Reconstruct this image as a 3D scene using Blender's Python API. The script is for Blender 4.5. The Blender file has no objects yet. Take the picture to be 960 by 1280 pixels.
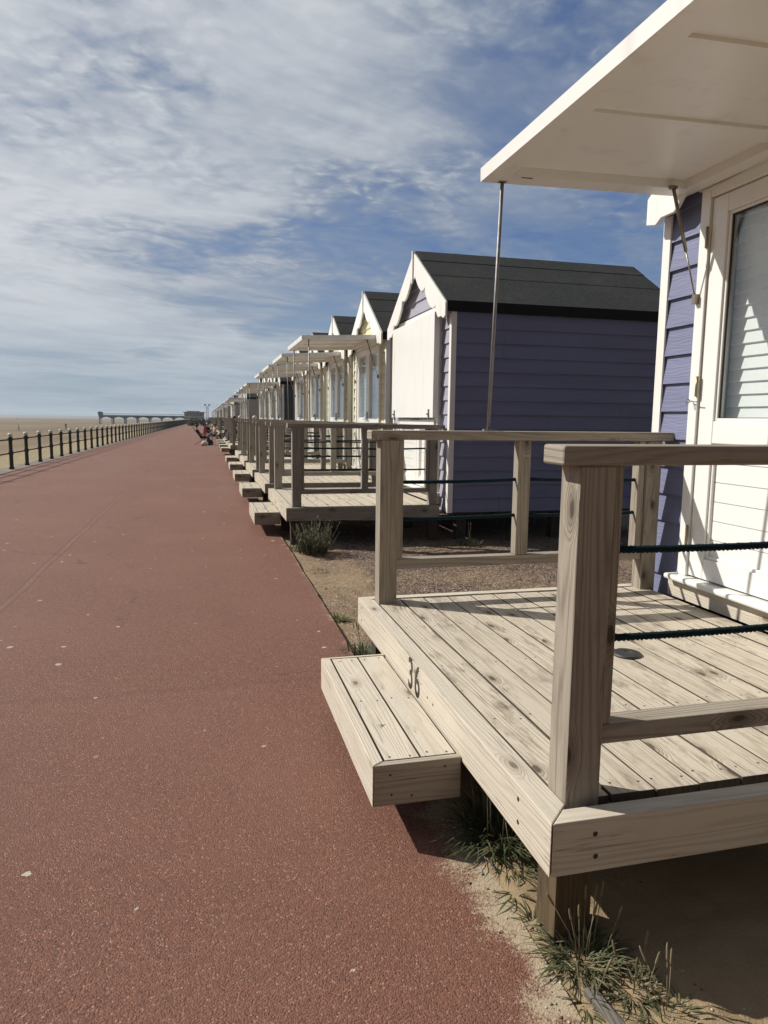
import bpy, bmesh, math, random
from mathutils import Vector, Matrix, noise as mnoise
rnd = random.Random(36)
scene = bpy.context.scene
COL = scene.collection
rad = math.radians
scene.unit_settings.scale_length = 1.2

# ------------------------------------------------------------------ camera
cam = bpy.data.cameras.new('camera')
cam.sensor_fit = 'VERTICAL'; cam.sensor_height = 24.0; cam.lens = 882 / 1280 * 24.0
cam.clip_start = 0.05; cam.clip_end = 20000
cam_o = bpy.data.objects.new('camera', cam); COL.objects.link(cam_o); scene.camera = cam_o
PITCH, YAW, ROLL = rad(7.49), rad(14.22), rad(0.687)
fwd = Vector((math.sin(YAW) * math.cos(PITCH), math.cos(YAW) * math.cos(PITCH), -math.sin(PITCH)))
rgt = Vector((math.cos(YAW), -math.sin(YAW), 0)); up = rgt.cross(fwd)
r2 = rgt * math.cos(ROLL) + up * math.sin(ROLL); u2 = up * math.cos(ROLL) - rgt * math.sin(ROLL)
cam_o.matrix_world = Matrix(((r2.x, u2.x, -fwd.x, 0), (r2.y, u2.y, -fwd.y, 0), (r2.z, u2.z, -fwd.z, 1.4), (0, 0, 0, 1)))

# ------------------------------------------------------------------ light and exposure
SUN_EL, SUN_AZ = rad(39), rad(58)           # azimuth: the light travels towards +x (sin) and -y (cos)
to_sun = Vector((-math.sin(SUN_AZ) * math.cos(SUN_EL), math.cos(SUN_AZ) * math.cos(SUN_EL), math.sin(SUN_EL)))
sun = bpy.data.lights.new('sun', 'SUN'); sun.energy = 4.9; sun.angle = rad(0.5); sun.color = (1.0, 0.955, 0.885)
sun_o = bpy.data.objects.new('sun', sun); COL.objects.link(sun_o)
sun_o.rotation_euler = (-to_sun).to_track_quat('-Z', 'Y').to_euler()
SKY_STRENGTH = 0.070
EXPOSURE = 0.10
scene.view_settings.view_transform = 'Standard'; scene.view_settings.look = 'None'
scene.view_settings.gamma = 1.0; scene.view_settings.exposure = EXPOSURE
scene.view_settings.use_curve_mapping = False
scene.render.engine = 'CYCLES'
scene.cycles.use_denoising = True
scene.cycles.max_bounces = 8


# ------------------------------------------------------------------ node helper
class G:
    def __init__(s, tree):
        s.t = tree

    def put(s, sock, v):
        if isinstance(v, bpy.types.NodeSocket):
            s.t.links.new(v, sock)
        elif v is not None:
            if sock.type == 'RGBA' and len(v) == 3: v = (*v, 1)
            sock.default_value = v

    def n(s, typ, ins=None, **props):
        nd = s.t.nodes.new(typ)
        for k, v in props.items(): setattr(nd, k, v)
        for k, v in (ins or {}).items(): s.put(nd.inputs[k], v)
        return nd

    def m(s, op, a, b=0.0, c=0.0, clamp=False):
        nd = s.n('ShaderNodeMath', {0: a, 1: b, 2: c}, operation=op, use_clamp=clamp)
        return nd.outputs[0]

    def mix(s, f, a, b, blend='MIX'):
        nd = s.n('ShaderNodeMix', {0: f, 6: a, 7: b}, data_type='RGBA', blend_type=blend)
        return nd.outputs[2]

    def noise(s, vec, scale, detail=2.0, rough=0.5, dist=0.0, color=False):
        nd = s.n('ShaderNodeTexNoise', {'Vector': vec, 'Scale': scale, 'Detail': detail, 'Roughness': rough, 'Distortion': dist})
        return nd.outputs['Color' if color else 'Fac']

    def voro(s, vec, scale, feature='F1', rand=1.0):
        return s.n('ShaderNodeTexVoronoi', {'Vector': vec, 'Scale': scale, 'Randomness': rand}, feature=feature)

    def sm(s, x, a, b, lo=0.0, hi=1.0):
        return s.n('ShaderNodeMapRange', {0: x, 1: a, 2: b, 3: lo, 4: hi}, interpolation_type='SMOOTHSTEP').outputs[0]

    def ramp(s, f, stops):
        nd = s.n('ShaderNodeValToRGB', {0: f}); e = nd.color_ramp.elements
        while len(e) < len(stops): e.new(0.5)
        for el, (p, c) in zip(e, stops): el.position = p; el.color = (*c, 1)
        return nd.outputs[0]

    def vmul(s, v, k):
        return s.n('ShaderNodeVectorMath', {0: v, 1: k}, operation='MULTIPLY').outputs[0]

    def vadd(s, v, k):
        return s.n('ShaderNodeVectorMath', {0: v, 1: k}, operation='ADD').outputs[0]

    def xyz(s, v):
        return s.n('ShaderNodeSeparateXYZ', {0: v}).outputs

    def comb(s, x, y, z=0.0):
        return s.n('ShaderNodeCombineXYZ', {0: x, 1: y, 2: z}).outputs[0]

    def co(s, which='Object'):
        return s.n('ShaderNodeTexCoord').outputs[which]

    def bump(s, h, strength, dist=0.01):
        return s.n('ShaderNodeBump', {'Height': h, 'Strength': strength, 'Distance': dist}).outputs[0]


def mat(name):
    m = bpy.data.materials.new(name); m.use_nodes = True
    m.node_tree.nodes.clear()
    return m, G(m.node_tree)


def surf(g, color, rough=0.7, normal=None, metal=0.0, spec=0.5):
    b = g.n('ShaderNodeBsdfPrincipled', {'Base Color': color, 'Roughness': rough, 'Metallic': metal, 'Specular IOR Level': spec})
    if normal is not None: g.put(b.inputs['Normal'], normal)
    o = g.n('ShaderNodeOutputMaterial', {'Surface': b.outputs[0]})
    return b


# ------------------------------------------------------------------ sky with clouds
world = bpy.data.worlds.new('World'); scene.world = world; world.use_nodes = True
world.node_tree.nodes.clear(); g = G(world.node_tree)
sky = g.n('ShaderNodeTexSky', sky_type='NISHITA', sun_disc=False, sun_elevation=SUN_EL,
          sun_rotation=math.atan2(to_sun.x, to_sun.y), altitude=0, air_density=1.0, dust_density=1.2, ozone_density=1.6)
d = g.co('Generated'); dx, dy, dz = g.xyz(d)
zz = g.m('ADD', g.m('MAXIMUM', dz, 0.0), 0.07)
P = g.comb(g.m('DIVIDE', dx, zz), g.m('DIVIDE', dy, zz), 0.0)
warp = g.noise(P, 0.9, 3, 0.55, color=True)
Pw = g.vadd(P, g.vmul(warp, (0.7, 0.7, 0.0)))
# wide coverage, torn streaks, small rippled cells that come and go in patches
rot = g.n('ShaderNodeVectorRotate', {'Vector': Pw, 'Angle': rad(-30)}, rotation_type='Z_AXIS').outputs[0]
cover = g.noise(g.vadd(Pw, (3.7, 1.9, 0.0)), 0.55, 6, 0.56)
streak = g.noise(g.vmul(rot, (0.5, 1.7, 1.0)), 1.1, 8, 0.60, 0.9)
wisp = g.noise(g.vmul(rot, (0.8, 2.4, 1.0)), 3.2, 6, 0.58, 0.5)
cellp = g.vadd(P, g.vmul(g.noise(P, 5.0, 4, 0.65, color=True), (0.22, 0.22, 0)))
cells = g.n('ShaderNodeTexVoronoi', {'Vector': cellp, 'Scale': 17.0, 'Smoothness': 1.0}, feature='SMOOTH_F1').outputs['Distance']
fine = g.noise(P, 30.0, 5, 0.65)
patch = g.sm(g.noise(g.vadd(Pw, (9.1, 4.2, 0)), 1.3, 3, 0.5), 0.38, 0.62)
c = g.m('ADD', g.m('MULTIPLY', cover, 1.25), g.m('ADD', g.m('MULTIPLY', streak, 0.62), g.m('MULTIPLY', wisp, g.sm(dz, 0.05, 0.22, 0.08, 0.30))))
def lobe(v, a, b, k):
    dt = g.n('ShaderNodeVectorMath', {0: g.vadd(d, g.vmul(g.vadd(g.vmul(warp, (1, 1, 1)), (-.5, -.5, -.5)), (.07, .07, .05))), 1: v}, operation='DOT_PRODUCT').outputs['Value']
    return g.sm(dt, math.cos(rad(a)), math.cos(rad(b)), 0.0, k)


c = g.m('ADD', c, g.m('MULTIPLY', dx, -0.22))
c = g.m('ADD', c, lobe((-0.012, 0.929, 0.369), 24, 2, 0.20))
c = g.m('ADD', c, lobe((-0.30, 0.92, 0.24), 16, 1, 0.02))
c = g.m('ADD', c, lobe((0.506, 0.841, 0.193), 20, 1, -0.24))
c = g.m('ADD', c, lobe((0.19, 0.969, 0.160), 9, 0.5, -0.22))
c = g.m('ADD', c, lobe((-0.03, 0.98, 0.19), 6, 0.5, -0.16))
c = g.m('ADD', c, g.m('MULTIPLY', g.sm(dz, 0.30, 0.02), 0.05))
rip = g.m('MULTIPLY', g.m('ADD', g.m('MULTIPLY', cells, -0.72), g.m('MULTIPLY', fine, 0.26)), g.m('MULTIPLY', g.sm(dz, 0.10, 0.36, 0.10, 0.8), g.m('MULTIPLY_ADD', patch, 0.75, 0.25)))
c = g.m('ADD', c, rip)
dens = g.m('MULTIPLY', g.m('MULTIPLY', g.sm(c, 0.30, 1.12), 0.96), g.sm(g.m('ADD', dy, g.m('MULTIPLY', g.m('SUBTRACT', cover, 0.5), 0.8)), -0.35, 0.25, 0.12, 1.0))  # clouds thinned in the unseen sky behind the viewer, to weaken its fill
glow = g.sm(g.m('ADD', c, g.m('MULTIPLY', dx, -0.12)), 0.70, 1.48)
cloud_col = g.mix(glow, (3.6, 4.3, 5.4), (8.7, 9.0, 9.4))
skyc = g.mix(1.0, sky.outputs[0], (0.52, 0.73, 1.08), 'MULTIPLY')
full = g.mix(dens, skyc, cloud_col)
hz = g.sm(dz, 0.19, -0.01)
full = g.mix(g.m('MULTIPLY', hz, 0.72), full, (4.9, 6.1, 7.2))
full = g.mix(g.sm(dy, 0.05, -0.45, 0.0, 0.85), full, (1.75, 1.70, 1.68))      # unseen sky behind the viewer, dimmed and greyed to cut its fill light
bg = g.n('ShaderNodeBackground', {'Color': full, 'Strength': SKY_STRENGTH})
g.n('ShaderNodeOutputWorld', {'Surface': bg.outputs[0]})


# ------------------------------------------------------------------ mesh builder
class MB:
    def __init__(s):
        s.v = []; s.f = []; s.uv = []; s.mi = []; s.sm = []
        s.off()

    def off(s):
        s.ru, s.rv = rnd.uniform(0, 60), rnd.uniform(0, 60)

    def face(s, pts, gax=0, m=0, smooth=False, uv=None):
        pts = [Vector(p) for p in pts]; i0 = len(s.v); s.v += pts
        s.f.append(list(range(i0, i0 + len(pts)))); s.mi.append(m); s.sm.append(smooth)
        if uv is None:
            e = Vector((0, 0, 0))
            for k in range(1, len(pts) - 1): e += (pts[k] - pts[0]).cross(pts[k + 1] - pts[0])
            nn = e.normalized() if e.length > 1e-12 else Vector((0, 0, 1))
            a = Vector([1.0 if k == gax else 0.0 for k in range(3)])
            t = nn.cross(a)
            if t.length > 0.3:
                t.normalize(); uv = [(p.dot(a) + s.ru, p.dot(t) + s.rv) for p in pts]
            else:
                b = (gax + 1) % 3; c2 = (gax + 2) % 3
                uv = [(p[b] * 0.5 + s.ru, p[c2] + s.rv) for p in pts]
        s.uv.append(uv)

    def box(s, x0, x1, y0, y1, z0, z1, g=0, m=0, M=None, end=None):
        s.off()
        P = [Vector((x, y, z)) for x in (x0, x1) for y in (y0, y1) for z in (z0, z1)]
        if M is not None: P = [M @ p for p in P]
        n0 = len(s.v)
        for i, q in enumerate(((0, 1, 3, 2), (4, 6, 7, 5), (0, 4, 5, 1), (2, 3, 7, 6), (0, 2, 6, 4), (1, 5, 7, 3))):
            s.face([P[k] for k in q], g, end if end is not None and (i // 2 == g or i // 2 < 2) else m)
        return s

    def dot(s, c, nrm, r, m):
        c = Vector(c); nrm = Vector(nrm).normalized(); a = nrm.orthogonal().normalized(); b = nrm.cross(a)
        s.face([c + (a * math.cos(k / 10 * math.tau) + b * math.sin(k / 10 * math.tau)) * r for k in range(10)], 0, m)

    def prism(s, poly, ax, a, b, g=0, m=0, caps=True):
        """poly: 2-D points in the two other axes (in x,y,z order), extruded along ax from a to b."""
        s.off()
        o = [k for k in range(3) if k != ax]

        def pt(q, h):
            p = [0, 0, 0]; p[o[0]], p[o[1]] = q; p[ax] = h
            return Vector(p)
        A = [pt(q, a) for q in poly]; B = [pt(q, b) for q in poly]; n = len(poly)
        if caps:
            s.face(A[::-1], g, m); s.face(B, g, m)
        for i in range(n):
            j = (i + 1) % n
            s.face([A[i], A[j], B[j], B[i]], g, m)
        return s

    def tube(s, path, r, n=8, m=0, caps=True, smooth=True):
        path = [Vector(p) for p in path]; rs = r if isinstance(r, (list, tuple)) else [r] * len(path)
        rings = []; side = None
        for i, p in enumerate(path):
            t = (path[min(i + 1, len(path) - 1)] - path[max(i - 1, 0)]).normalized()
            if side is None:
                side = t.orthogonal().normalized()
            side = (side - t * side.dot(t)).normalized(); b = t.cross(side)
            rings.append([p + (side * math.cos(k / n * math.tau) + b * math.sin(k / n * math.tau)) * rs[i] for k in range(n)])
        s.off(); L = 0
        for i in range(len(rings) - 1):
            dl = (path[i + 1] - path[i]).length
            for k in range(n):
                j = (k + 1) % n; w = rs[i] * math.tau / n
                s.face([rings[i][k], rings[i][j], rings[i + 1][j], rings[i + 1][k]], 0, m, smooth,
                       uv=[(L + s.ru, k * w + s.rv), (L + s.ru, (k + 1) * w + s.rv), (L + dl + s.ru, (k + 1) * w + s.rv), (L + dl + s.ru, k * w + s.rv)])
            L += dl
        if caps:
            s.face(rings[0][::-1], 0, m); s.face(rings[-1], 0, m)
        return s

    def lathe(s, prof, c, n=16, m=0, smooth=True):
        """prof: (r, z) list about the vertical axis through c."""
        c = Vector(c)
        R = [[c + Vector((r * math.cos(k / n * math.tau), r * math.sin(k / n * math.tau), z)) for k in range(n)] for r, z in prof]
        s.off()
        for i in range(len(R) - 1):
            for k in range(n):
                j = (k + 1) % n
                s.face([R[i][k], R[i][j], R[i + 1][j], R[i + 1][k]], 2, m, smooth)
        s.face(R[0][::-1], 0, m); s.face(R[-1], 0, m)
        return s

    def merge(s, o, M=None, m=0):
        n = len(s.v); s.v += [M @ p for p in o.v] if M is not None else o.v
        s.f += [[i + n for i in f] for f in o.f]; s.uv += o.uv; s.sm += o.sm; s.mi += [k + m for k in o.mi]

    def mesh(s, name):
        me = bpy.data.meshes.new(name)
        me.from_pydata([tuple(p) for p in s.v], [], s.f)
        uvl = me.uv_layers.new(name='UVMap')
        flat = [c for f in s.uv for q in f for c in q]
        uvl.data.foreach_set('uv', flat)
        me.polygons.foreach_set('material_index', s.mi)
        me.polygons.foreach_set('use_smooth', s.sm)
        bm = bmesh.new(); bm.from_mesh(me)
        bmesh.ops.remove_doubles(bm, verts=bm.verts, dist=1e-5)
        bmesh.ops.recalc_face_normals(bm, faces=bm.faces)
        bm.to_mesh(me); bm.free(); me.update()
        return me

    def build(s, name, mats, parent=None, bevel=0.0):
        me = s.mesh(name)
        for m in (mats if isinstance(mats, (list, tuple)) else [mats]): me.materials.append(m)
        o = bpy.data.objects.new(name, me); COL.objects.link(o)
        if parent is not None: o.parent = parent
        if bevel:
            b = o.modifiers.new('edge', 'BEVEL'); b.width = bevel; b.segments = 2; b.limit_method = 'ANGLE'; b.angle_limit = rad(50)
        return o


def empty(name, loc=(0, 0, 0), rz=0.0):
    o = bpy.data.objects.new(name, None); COL.objects.link(o); o.location = loc; o.rotation_euler = (0, 0, rz)
    o.empty_display_size = 0.2
    return o


def tag(o, label=None, cat=None, group=None, kind=None):
    for k, v in (('label', label), ('category', cat), ('group', group), ('kind', kind)):
        if v: o[k] = v
    return o


def copy_tree(o, parent=None):
    c = o.copy(); COL.objects.link(c)
    if parent is not None: c.parent = parent
    for ch in o.children: copy_tree(ch, c)
    return c


class Sink:
    """Collects the parts of a thing: one mesh object each, or for far copies one joined mesh."""
    def __init__(s, name, loc, lite=False, rz=0.0):
        s.lite = lite; s.name = name; s.loc = loc; s.rz = rz; s.mats = []
        if lite: s.big = MB()
        else: s.root = empty(name, loc, rz)

    def part(s, name, mb, mats, parent=None, bevel=0.0):
        mats = mats if isinstance(mats, (list, tuple)) else [mats]
        if s.lite:
            for m in mats:
                if m not in s.mats: s.mats.append(m)
            n = len(s.big.mi); s.big.merge(mb)
            for k in range(n, len(s.big.mi)): s.big.mi[k] = s.mats.index(mats[s.big.mi[k]])
            return None
        return mb.build(name, mats, parent or s.root, bevel)

    def done(s):
        if s.lite:
            s.root = s.big.build(s.name, s.mats); s.root.location = s.loc; s.root.rotation_euler = (0, 0, s.rz)
        return s.root


# ------------------------------------------------------------------ materials
def wood(name, base, late, stain, ring=0.5, stain_amt=0.5, bump=0.5, knots=1.0, streak=0.35, few=0.84):
    m, g = mat(name)
    uv = g.co('UV'); u, v, _ = g.xyz(uv)
    kv = g.comb(g.m('ADD', g.m('MULTIPLY', u, 4.6), g.m('MULTIPLY', g.noise(g.vmul(uv, (9.0, 30.0, 0)), 1.0, 2), 0.12)), g.m('MULTIPLY', v, 10.5))
    vo = g.n('ShaderNodeTexVoronoi', {'Vector': kv, 'Scale': 1.0}, feature='F1', voronoi_dimensions='2D'); kd = vo.outputs['Distance']
    kr = g.xyz(vo.outputs['Color'])[0]
    has = g.m('GREATER_THAN', kr, few)
    infl = g.m('MULTIPLY', g.sm(kd, 0.50, 0.0), has)
    low = g.noise(g.comb(g.m('MULTIPLY', u, 0.55), g.m('MULTIPLY', v, 7.5)), 1.0, 2, 0.45)
    low2 = g.noise(g.comb(g.m('MULTIPLY', u, 2.2), g.m('MULTIPLY', v, 26.0)), 1.0, 2, 0.5)
    ph = g.m('ADD', g.m('MULTIPLY', v, 210.0), g.m('MULTIPLY', low, 78.0))
    ph = g.m('ADD', ph, g.m('MULTIPLY', low2, 5.0))
    ph = g.m('ADD', ph, g.m('MULTIPLY', infl, 24.0))
    s1 = g.m('MULTIPLY_ADD', g.m('SINE', ph), 0.5, 0.5)
    s1 = g.m('POWER', s1, 2.2)
    fib = g.noise(g.comb(g.m('MULTIPLY', u, 5.0), g.m('MULTIPLY', v, 330.0)), 1.0, 3, 0.6)
    fib2 = g.noise(g.comb(g.m('MULTIPLY', u, 1.1), g.m('MULTIPLY', v, 42.0)), 1.0, 3, 0.6)
    chk = g.noise(g.comb(g.m('MULTIPLY', u, 1.3), g.m('MULTIPLY', v, 58.0)), 1.0, 2, 0.4)
    chk = g.m('MULTIPLY', g.sm(g.m('ABSOLUTE', g.m('SUBTRACT', chk, 0.5)), 0.016, 0.004), g.sm(g.noise(g.comb(g.m('MULTIPLY', u, 3.0), g.m('MULTIPLY', v, 11.0)), 1.0, 2), 0.52, 0.62))
    spk = g.sm(g.noise(g.comb(g.m('MULTIPLY', u, 60.0), g.m('MULTIPLY', v, 150.0)), 1.0, 3, 0.7), 0.66, 0.78, 0.0, 0.45)
    board = g.noise(g.comb(g.m('MULTIPLY', u, 0.12), g.m('MULTIPLY', v, 0.3)), 1.0, 1, 0.5)
    patch = g.noise(g.comb(g.m('MULTIPLY', u, 3.6), g.m('MULTIPLY', v, 11.0)), 1.0, 5, 0.7)
    col = g.mix(g.m('MULTIPLY', g.m('MULTIPLY', s1, ring), g.sm(fib2, 0.22, 0.66, 0.15, 1.0)), base, late)
    col = g.mix(g.m('MULTIPLY', g.sm(fib, 0.5, 0.8), streak), col, tuple(c * 0.62 for c in base))
    col = g.mix(g.m('MULTIPLY', g.sm(patch, 0.49, 0.71), stain_amt), col, stain)
    col = g.mix(g.sm(board, 0.3, 0.75, 0.0, 0.42), col, tuple(c * 0.78 for c in base))
    col = g.mix(g.m('MAXIMUM', g.m('MULTIPLY', chk, 0.7), spk), col, tuple(c * 0.34 for c in base))
    core = g.m('MULTIPLY', g.m('MULTIPLY', g.sm(g.m('ADD', kd, g.m('MULTIPLY', g.m('SUBTRACT', fib2, 0.5), 0.10)), 0.15, 0.07), has), 0.88 * knots)
    halo = g.m('MULTIPLY', g.m('MULTIPLY', g.sm(kd, 0.40, 0.12), has), 0.5 * knots)
    col = g.mix(halo, col, tuple(c * 0.6 for c in late)); col = g.mix(core, col, (0.060, 0.042, 0.027))
    h = g.m('ADD', g.m('MULTIPLY', s1, -0.5), g.m('MULTIPLY', fib, 0.9)); h = g.m('ADD', h, g.m('MULTIPLY', core, -0.8))
    surf(g, col, 0.82, g.bump(h, bump, 0.0022), spec=0.25)
    return m


W_DECK = wood('bleached_softwood', (0.555, 0.49, 0.39), (0.30, 0.235, 0.16), (0.135, 0.103, 0.072), 0.6, 0.9, 0.9, 0.9, 0.7, 0.885)
W_FASCIA = wood('pale_planed_softwood', (0.61, 0.55, 0.45), (0.40, 0.31, 0.205), (0.42, 0.355, 0.265), 0.6, 0.4, 0.6, 0.75, 0.35, 0.94)
W_POST = wood('planed_post_softwood', (0.35, 0.305, 0.245), (0.165, 0.128, 0.09), (0.20, 0.165, 0.125), 0.75, 0.5, 0.9, 0.95, 0.7, 0.88)
W_POST2 = wood('brownish_softwood', (0.42, 0.37, 0.295), (0.25, 0.195, 0.135), (0.27, 0.22, 0.16), 0.65, 0.5, 0.7, 0.9, 0.45, 0.9)
W_OLDDECK = wood('old_bleached_softwood', (0.52, 0.465, 0.37), (0.33, 0.26, 0.175), (0.22, 0.175, 0.125), 0.6, 0.55, 0.7, 0.9, 0.45)
W_GREY = wood('grey_weathered_softwood', (0.31, 0.28, 0.24), (0.17, 0.145, 0.118), (0.165, 0.145, 0.12), 0.75, 0.55, 0.8, 0.9, 0.5)
W_STUMP = wood('tanalised_stump_wood', (0.13, 0.092, 0.05), (0.055, 0.036, 0.02), (0.028, 0.022, 0.017), 0.7, 0.95, 0.9, 0.3, 0.8)
W_PLANK = wood('silver_buried_plank', (0.20, 0.18, 0.15), (0.085, 0.072, 0.06), (0.075, 0.063, 0.05), 0.85, 0.7, 1.0, 0.5, 0.9)
W_LEG = wood('shade_dark_bearer_wood', (0.060, 0.050, 0.040), (0.03, 0.024, 0.019), (0.025, 0.02, 0.016), 0.6, 0.6, 0.7, 0.4, 0.5)  # legs darkened to paint in the deep shade beneath huts and decks
W_END = wood('end_grain_and_gap_shade', (0.105, 0.083, 0.060), (0.055, 0.042, 0.030), (0.03, 0.025, 0.02), 0.7, 0.6, 0.8, 0.2, 0.7)  # dark end grain; side faces also carry painted shade of the board gaps


def paint(name, col, rough=0.45, var=0.08, grime=0.0, spec=0.45):
    m, g = mat(name); o = g.co('Object')
    n1 = g.noise(o, 1.7, 4, 0.6); n2 = g.noise(o, 45.0, 3, 0.6)
    c = g.mix(g.sm(n1, 0.35, 0.75, 0.0, var), col, tuple(k * 0.72 for k in col))
    if grime:
        st = g.noise(g.vmul(o, (9.0, 9.0, 1.4)), 1.0, 4, 0.6)
        c = g.mix(g.sm(st, 0.52, 0.8, 0.0, grime), c, (0.33, 0.29, 0.22))
    surf(g, c, g.m('MULTIPLY_ADD', n2, 0.18, rough - 0.09), g.bump(g.m('ADD', n1, g.m('MULTIPLY', n2, 0.25)), 0.12, 0.004), spec=spec)
    return m


WHITE = paint('white_gloss_board', (0.77, 0.76, 0.715), 0.34, 0.10, 0.22)
UPVC = paint('white_plastic_frame', (0.78, 0.775, 0.735), 0.25, 0.04, 0.04)
TRIM = paint('white_trim_paint', (0.75, 0.735, 0.69), 0.5, 0.12, 0.22)
BLIND = paint('white_slat_blind', (0.70, 0.72, 0.70), 0.45, 0.03)


def cladding(name, col):
    m, g = mat(name); o = g.co('Object')
    st = g.vmul(o, (2.2, 2.2, 34.0))
    w = g.noise(g.vadd(st, g.vmul(g.noise(g.vmul(o, (1.6, 1.6, 5.0)), 1.0, 2, 0.5, color=True), (0.0, 0.0, 5.0))), 1.0, 1, 0.4)
    saw = g.m('PINGPONG', g.m('MULTIPLY', w, 9.0), 1.0)
    fine = g.noise(o, 120.0, 2, 0.5); big = g.noise(g.vmul(o, (0.9, 0.9, 6.1)), 1.0, 2, 0.5)
    c = g.mix(g.sm(big, 0.3, 0.75, 0.0, 0.5), col, tuple(k * 0.74 for k in col))
    c = g.mix(g.m('MULTIPLY', g.sm(saw, 0.75, 1.0), 0.10), c, tuple(min(1, k * 1.35 + .02) for k in col))
    dirt = g.noise(g.vmul(o, (5.0, 5.0, 1.1)), 1.0, 4, 0.65)
    c = g.mix(g.sm(dirt, 0.56, 0.8, 0.0, 0.18), c, (0.28, 0.26, 0.24))
    surf(g, c, 0.62, g.bump(g.m('ADD', g.m('MULTIPLY', saw, 0.6), g.m('MULTIPLY', fine, 0.25)), 0.55, 0.0035), spec=0.35)
    return m


CLAD = {
    'lilac': cladding('lilac_cladding', (0.168, 0.182, 0.285)),
    'violet': cladding('violet_cladding', (0.172, 0.190, 0.295)),
    'yellow': cladding('yellow_cladding', (0.62, 0.56, 0.37)),
    'sunlit_front': cladding('sunlit_violet_cladding', (0.335, 0.325, 0.385)),  # front of the violet hut: sunlight put into the colour as a paler tone
    'olive': cladding('pale_olive_cladding', (0.44, 0.44, 0.25)),
    'cream': cladding('cream_cladding', (0.62, 0.55, 0.38)),
    'sage': cladding('sage_cladding', (0.40, 0.42, 0.30)),
    'navy': cladding('navy_cladding', (0.055, 0.062, 0.095)),
    'grey': cladding('pale_grey_cladding', (0.45, 0.455, 0.45)),
    'white': cladding('white_cladding', (0.68, 0.68, 0.65)),
    'blue': cladding('pale_blue_cladding', (0.30, 0.34, 0.42)),
}

m, g = mat('mineral_felt'); o = g.co('Object')
n1 = g.noise(o, 95.0, 3, 0.7); n2 = g.noise(o, 2.3, 4, 0.6); n3 = g.noise(o, 9.0, 3, 0.6)
c = g.mix(g.sm(n1, 0.3, 0.75), (0.008, 0.009, 0.009), (0.085, 0.088, 0.085)); c = g.mix(g.sm(n2, 0.45, 0.75, 0, 0.6), c, (0.060, 0.060, 0.052)); c = g.mix(g.sm(n3, 0.55, 0.75, 0, 0.4), c, (0.022, 0.023, 0.024))
surf(g, c, 0.95, g.bump(g.m('ADD', n1, g.m('MULTIPLY', n3, 1.5)), 0.6, 0.004), spec=0.15); FELT = m

m, g = mat('black_eave_felt'); surf(g, (0.010, 0.010, 0.011), 0.85, None, spec=0.2); EAVE = m


def metal(name, col, rough, var=0.3, rust=None):
    m, g = mat(name); o = g.co('Object'); n = g.noise(o, 30.0, 4, 0.6)
    c = g.mix(g.sm(n, 0.4, 0.7, 0.0, var), col, tuple(k * 0.55 for k in col))
    if rust: c = g.mix(g.sm(g.noise(o, 14.0, 4, 0.65), 0.5, 0.68), c, rust)
    surf(g, c, g.m('MULTIPLY_ADD', n, 0.25, rough - 0.12), g.bump(n, 0.1, 0.002), 0.85 if not rust else 0.55)
    return m


STEEL = metal('galvanised_steel', (0.27, 0.265, 0.26), 0.62)
STRUT = metal('tarnished_strut_steel', (0.26, 0.23, 0.18), 0.45, 0.4)
BRASS = metal('tarnished_hinge_metal', (0.40, 0.35, 0.25), 0.4, 0.4)
DARKMETAL = metal('dark_grey_cast_plate', (0.085, 0.085, 0.085), 0.6, 0.4)
m, g = mat('dark_screw'); surf(g, (0.035, 0.03, 0.026), 0.5, None, 0.3); SCREW = m
m, g = mat('black_number_paint'); surf(g, (0.012, 0.012, 0.013), 0.4); NUMBER = m

m, g = mat('dark_green_rope'); o = g.co('Object')
n = g.noise(o, 170.0, 3, 0.7)
surf(g, g.mix(n, (0.002, 0.007, 0.010), (0.010, 0.034, 0.042)), 0.9, g.bump(n, 0.8, 0.004), spec=0.2); ROPE = m

m, g = mat('clear_glass')
gl = g.n('ShaderNodeBsdfGlossy', {'Color': (0.9, 0.95, 1.0, 1), 'Roughness': 0.02}); tr = g.n('ShaderNodeBsdfTransparent', {'Color': (0.975, 0.985, 0.98, 1)})
lw = g.n('ShaderNodeLayerWeight', {'Blend': 0.5}); fac = g.m('MULTIPLY_ADD', g.m('POWER', lw.outputs['Facing'], 4.0), 0.8, 0.055, True)
mx = g.n('ShaderNodeMixShader', {0: fac, 1: tr.outputs[0], 2: gl.outputs[0]}); g.n('ShaderNodeOutputMaterial', {0: mx.outputs[0]}); GLASS = m

m, g = mat('dark_interior'); surf(g, (0.12, 0.11, 0.10), 0.8); DARK = m
m, g = mat('black_gasket'); surf(g, (0.02, 0.02, 0.02), 0.6); GASKET = m

# promenade asphalt
m, g = mat('red_asphalt'); o = g.co('Object'); x, y, z = g.xyz(o)
v1 = g.voro(o, 215.0); chip = g.xyz(v1.outputs['Color']); cd = v1.outputs['Distance']
n1 = g.noise(o, 320.0, 3, 0.7); n2 = g.noise(o, 0.55, 5, 0.6); n3 = g.noise(g.vmul(o, (1.0, 0.22, 1.0)), 1.3, 4, 0.6)
c = g.mix(chip[0], (0.130, 0.049, 0.030), (0.236, 0.106, 0.067))
c = g.mix(g.sm(chip[1], 0.925, 0.985), c, (0.40, 0.25, 0.185))
c = g.mix(g.sm(chip[2], 0.86, 0.98, 0, 0.8), c, (0.06, 0.03, 0.025))
c = g.mix(g.sm(n1, 0.35, 0.75, 0.0, 0.45), c, (0.115, 0.052, 0.04))
c = g.mix(g.sm(n2, 0.38, 0.7, 0.0, 0.45), c, (0.215, 0.104, 0.070))
c = g.mix(g.sm(n3, 0.5, 0.75, 0.0, 0.38), c, (0.13, 0.055, 0.037))
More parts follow.
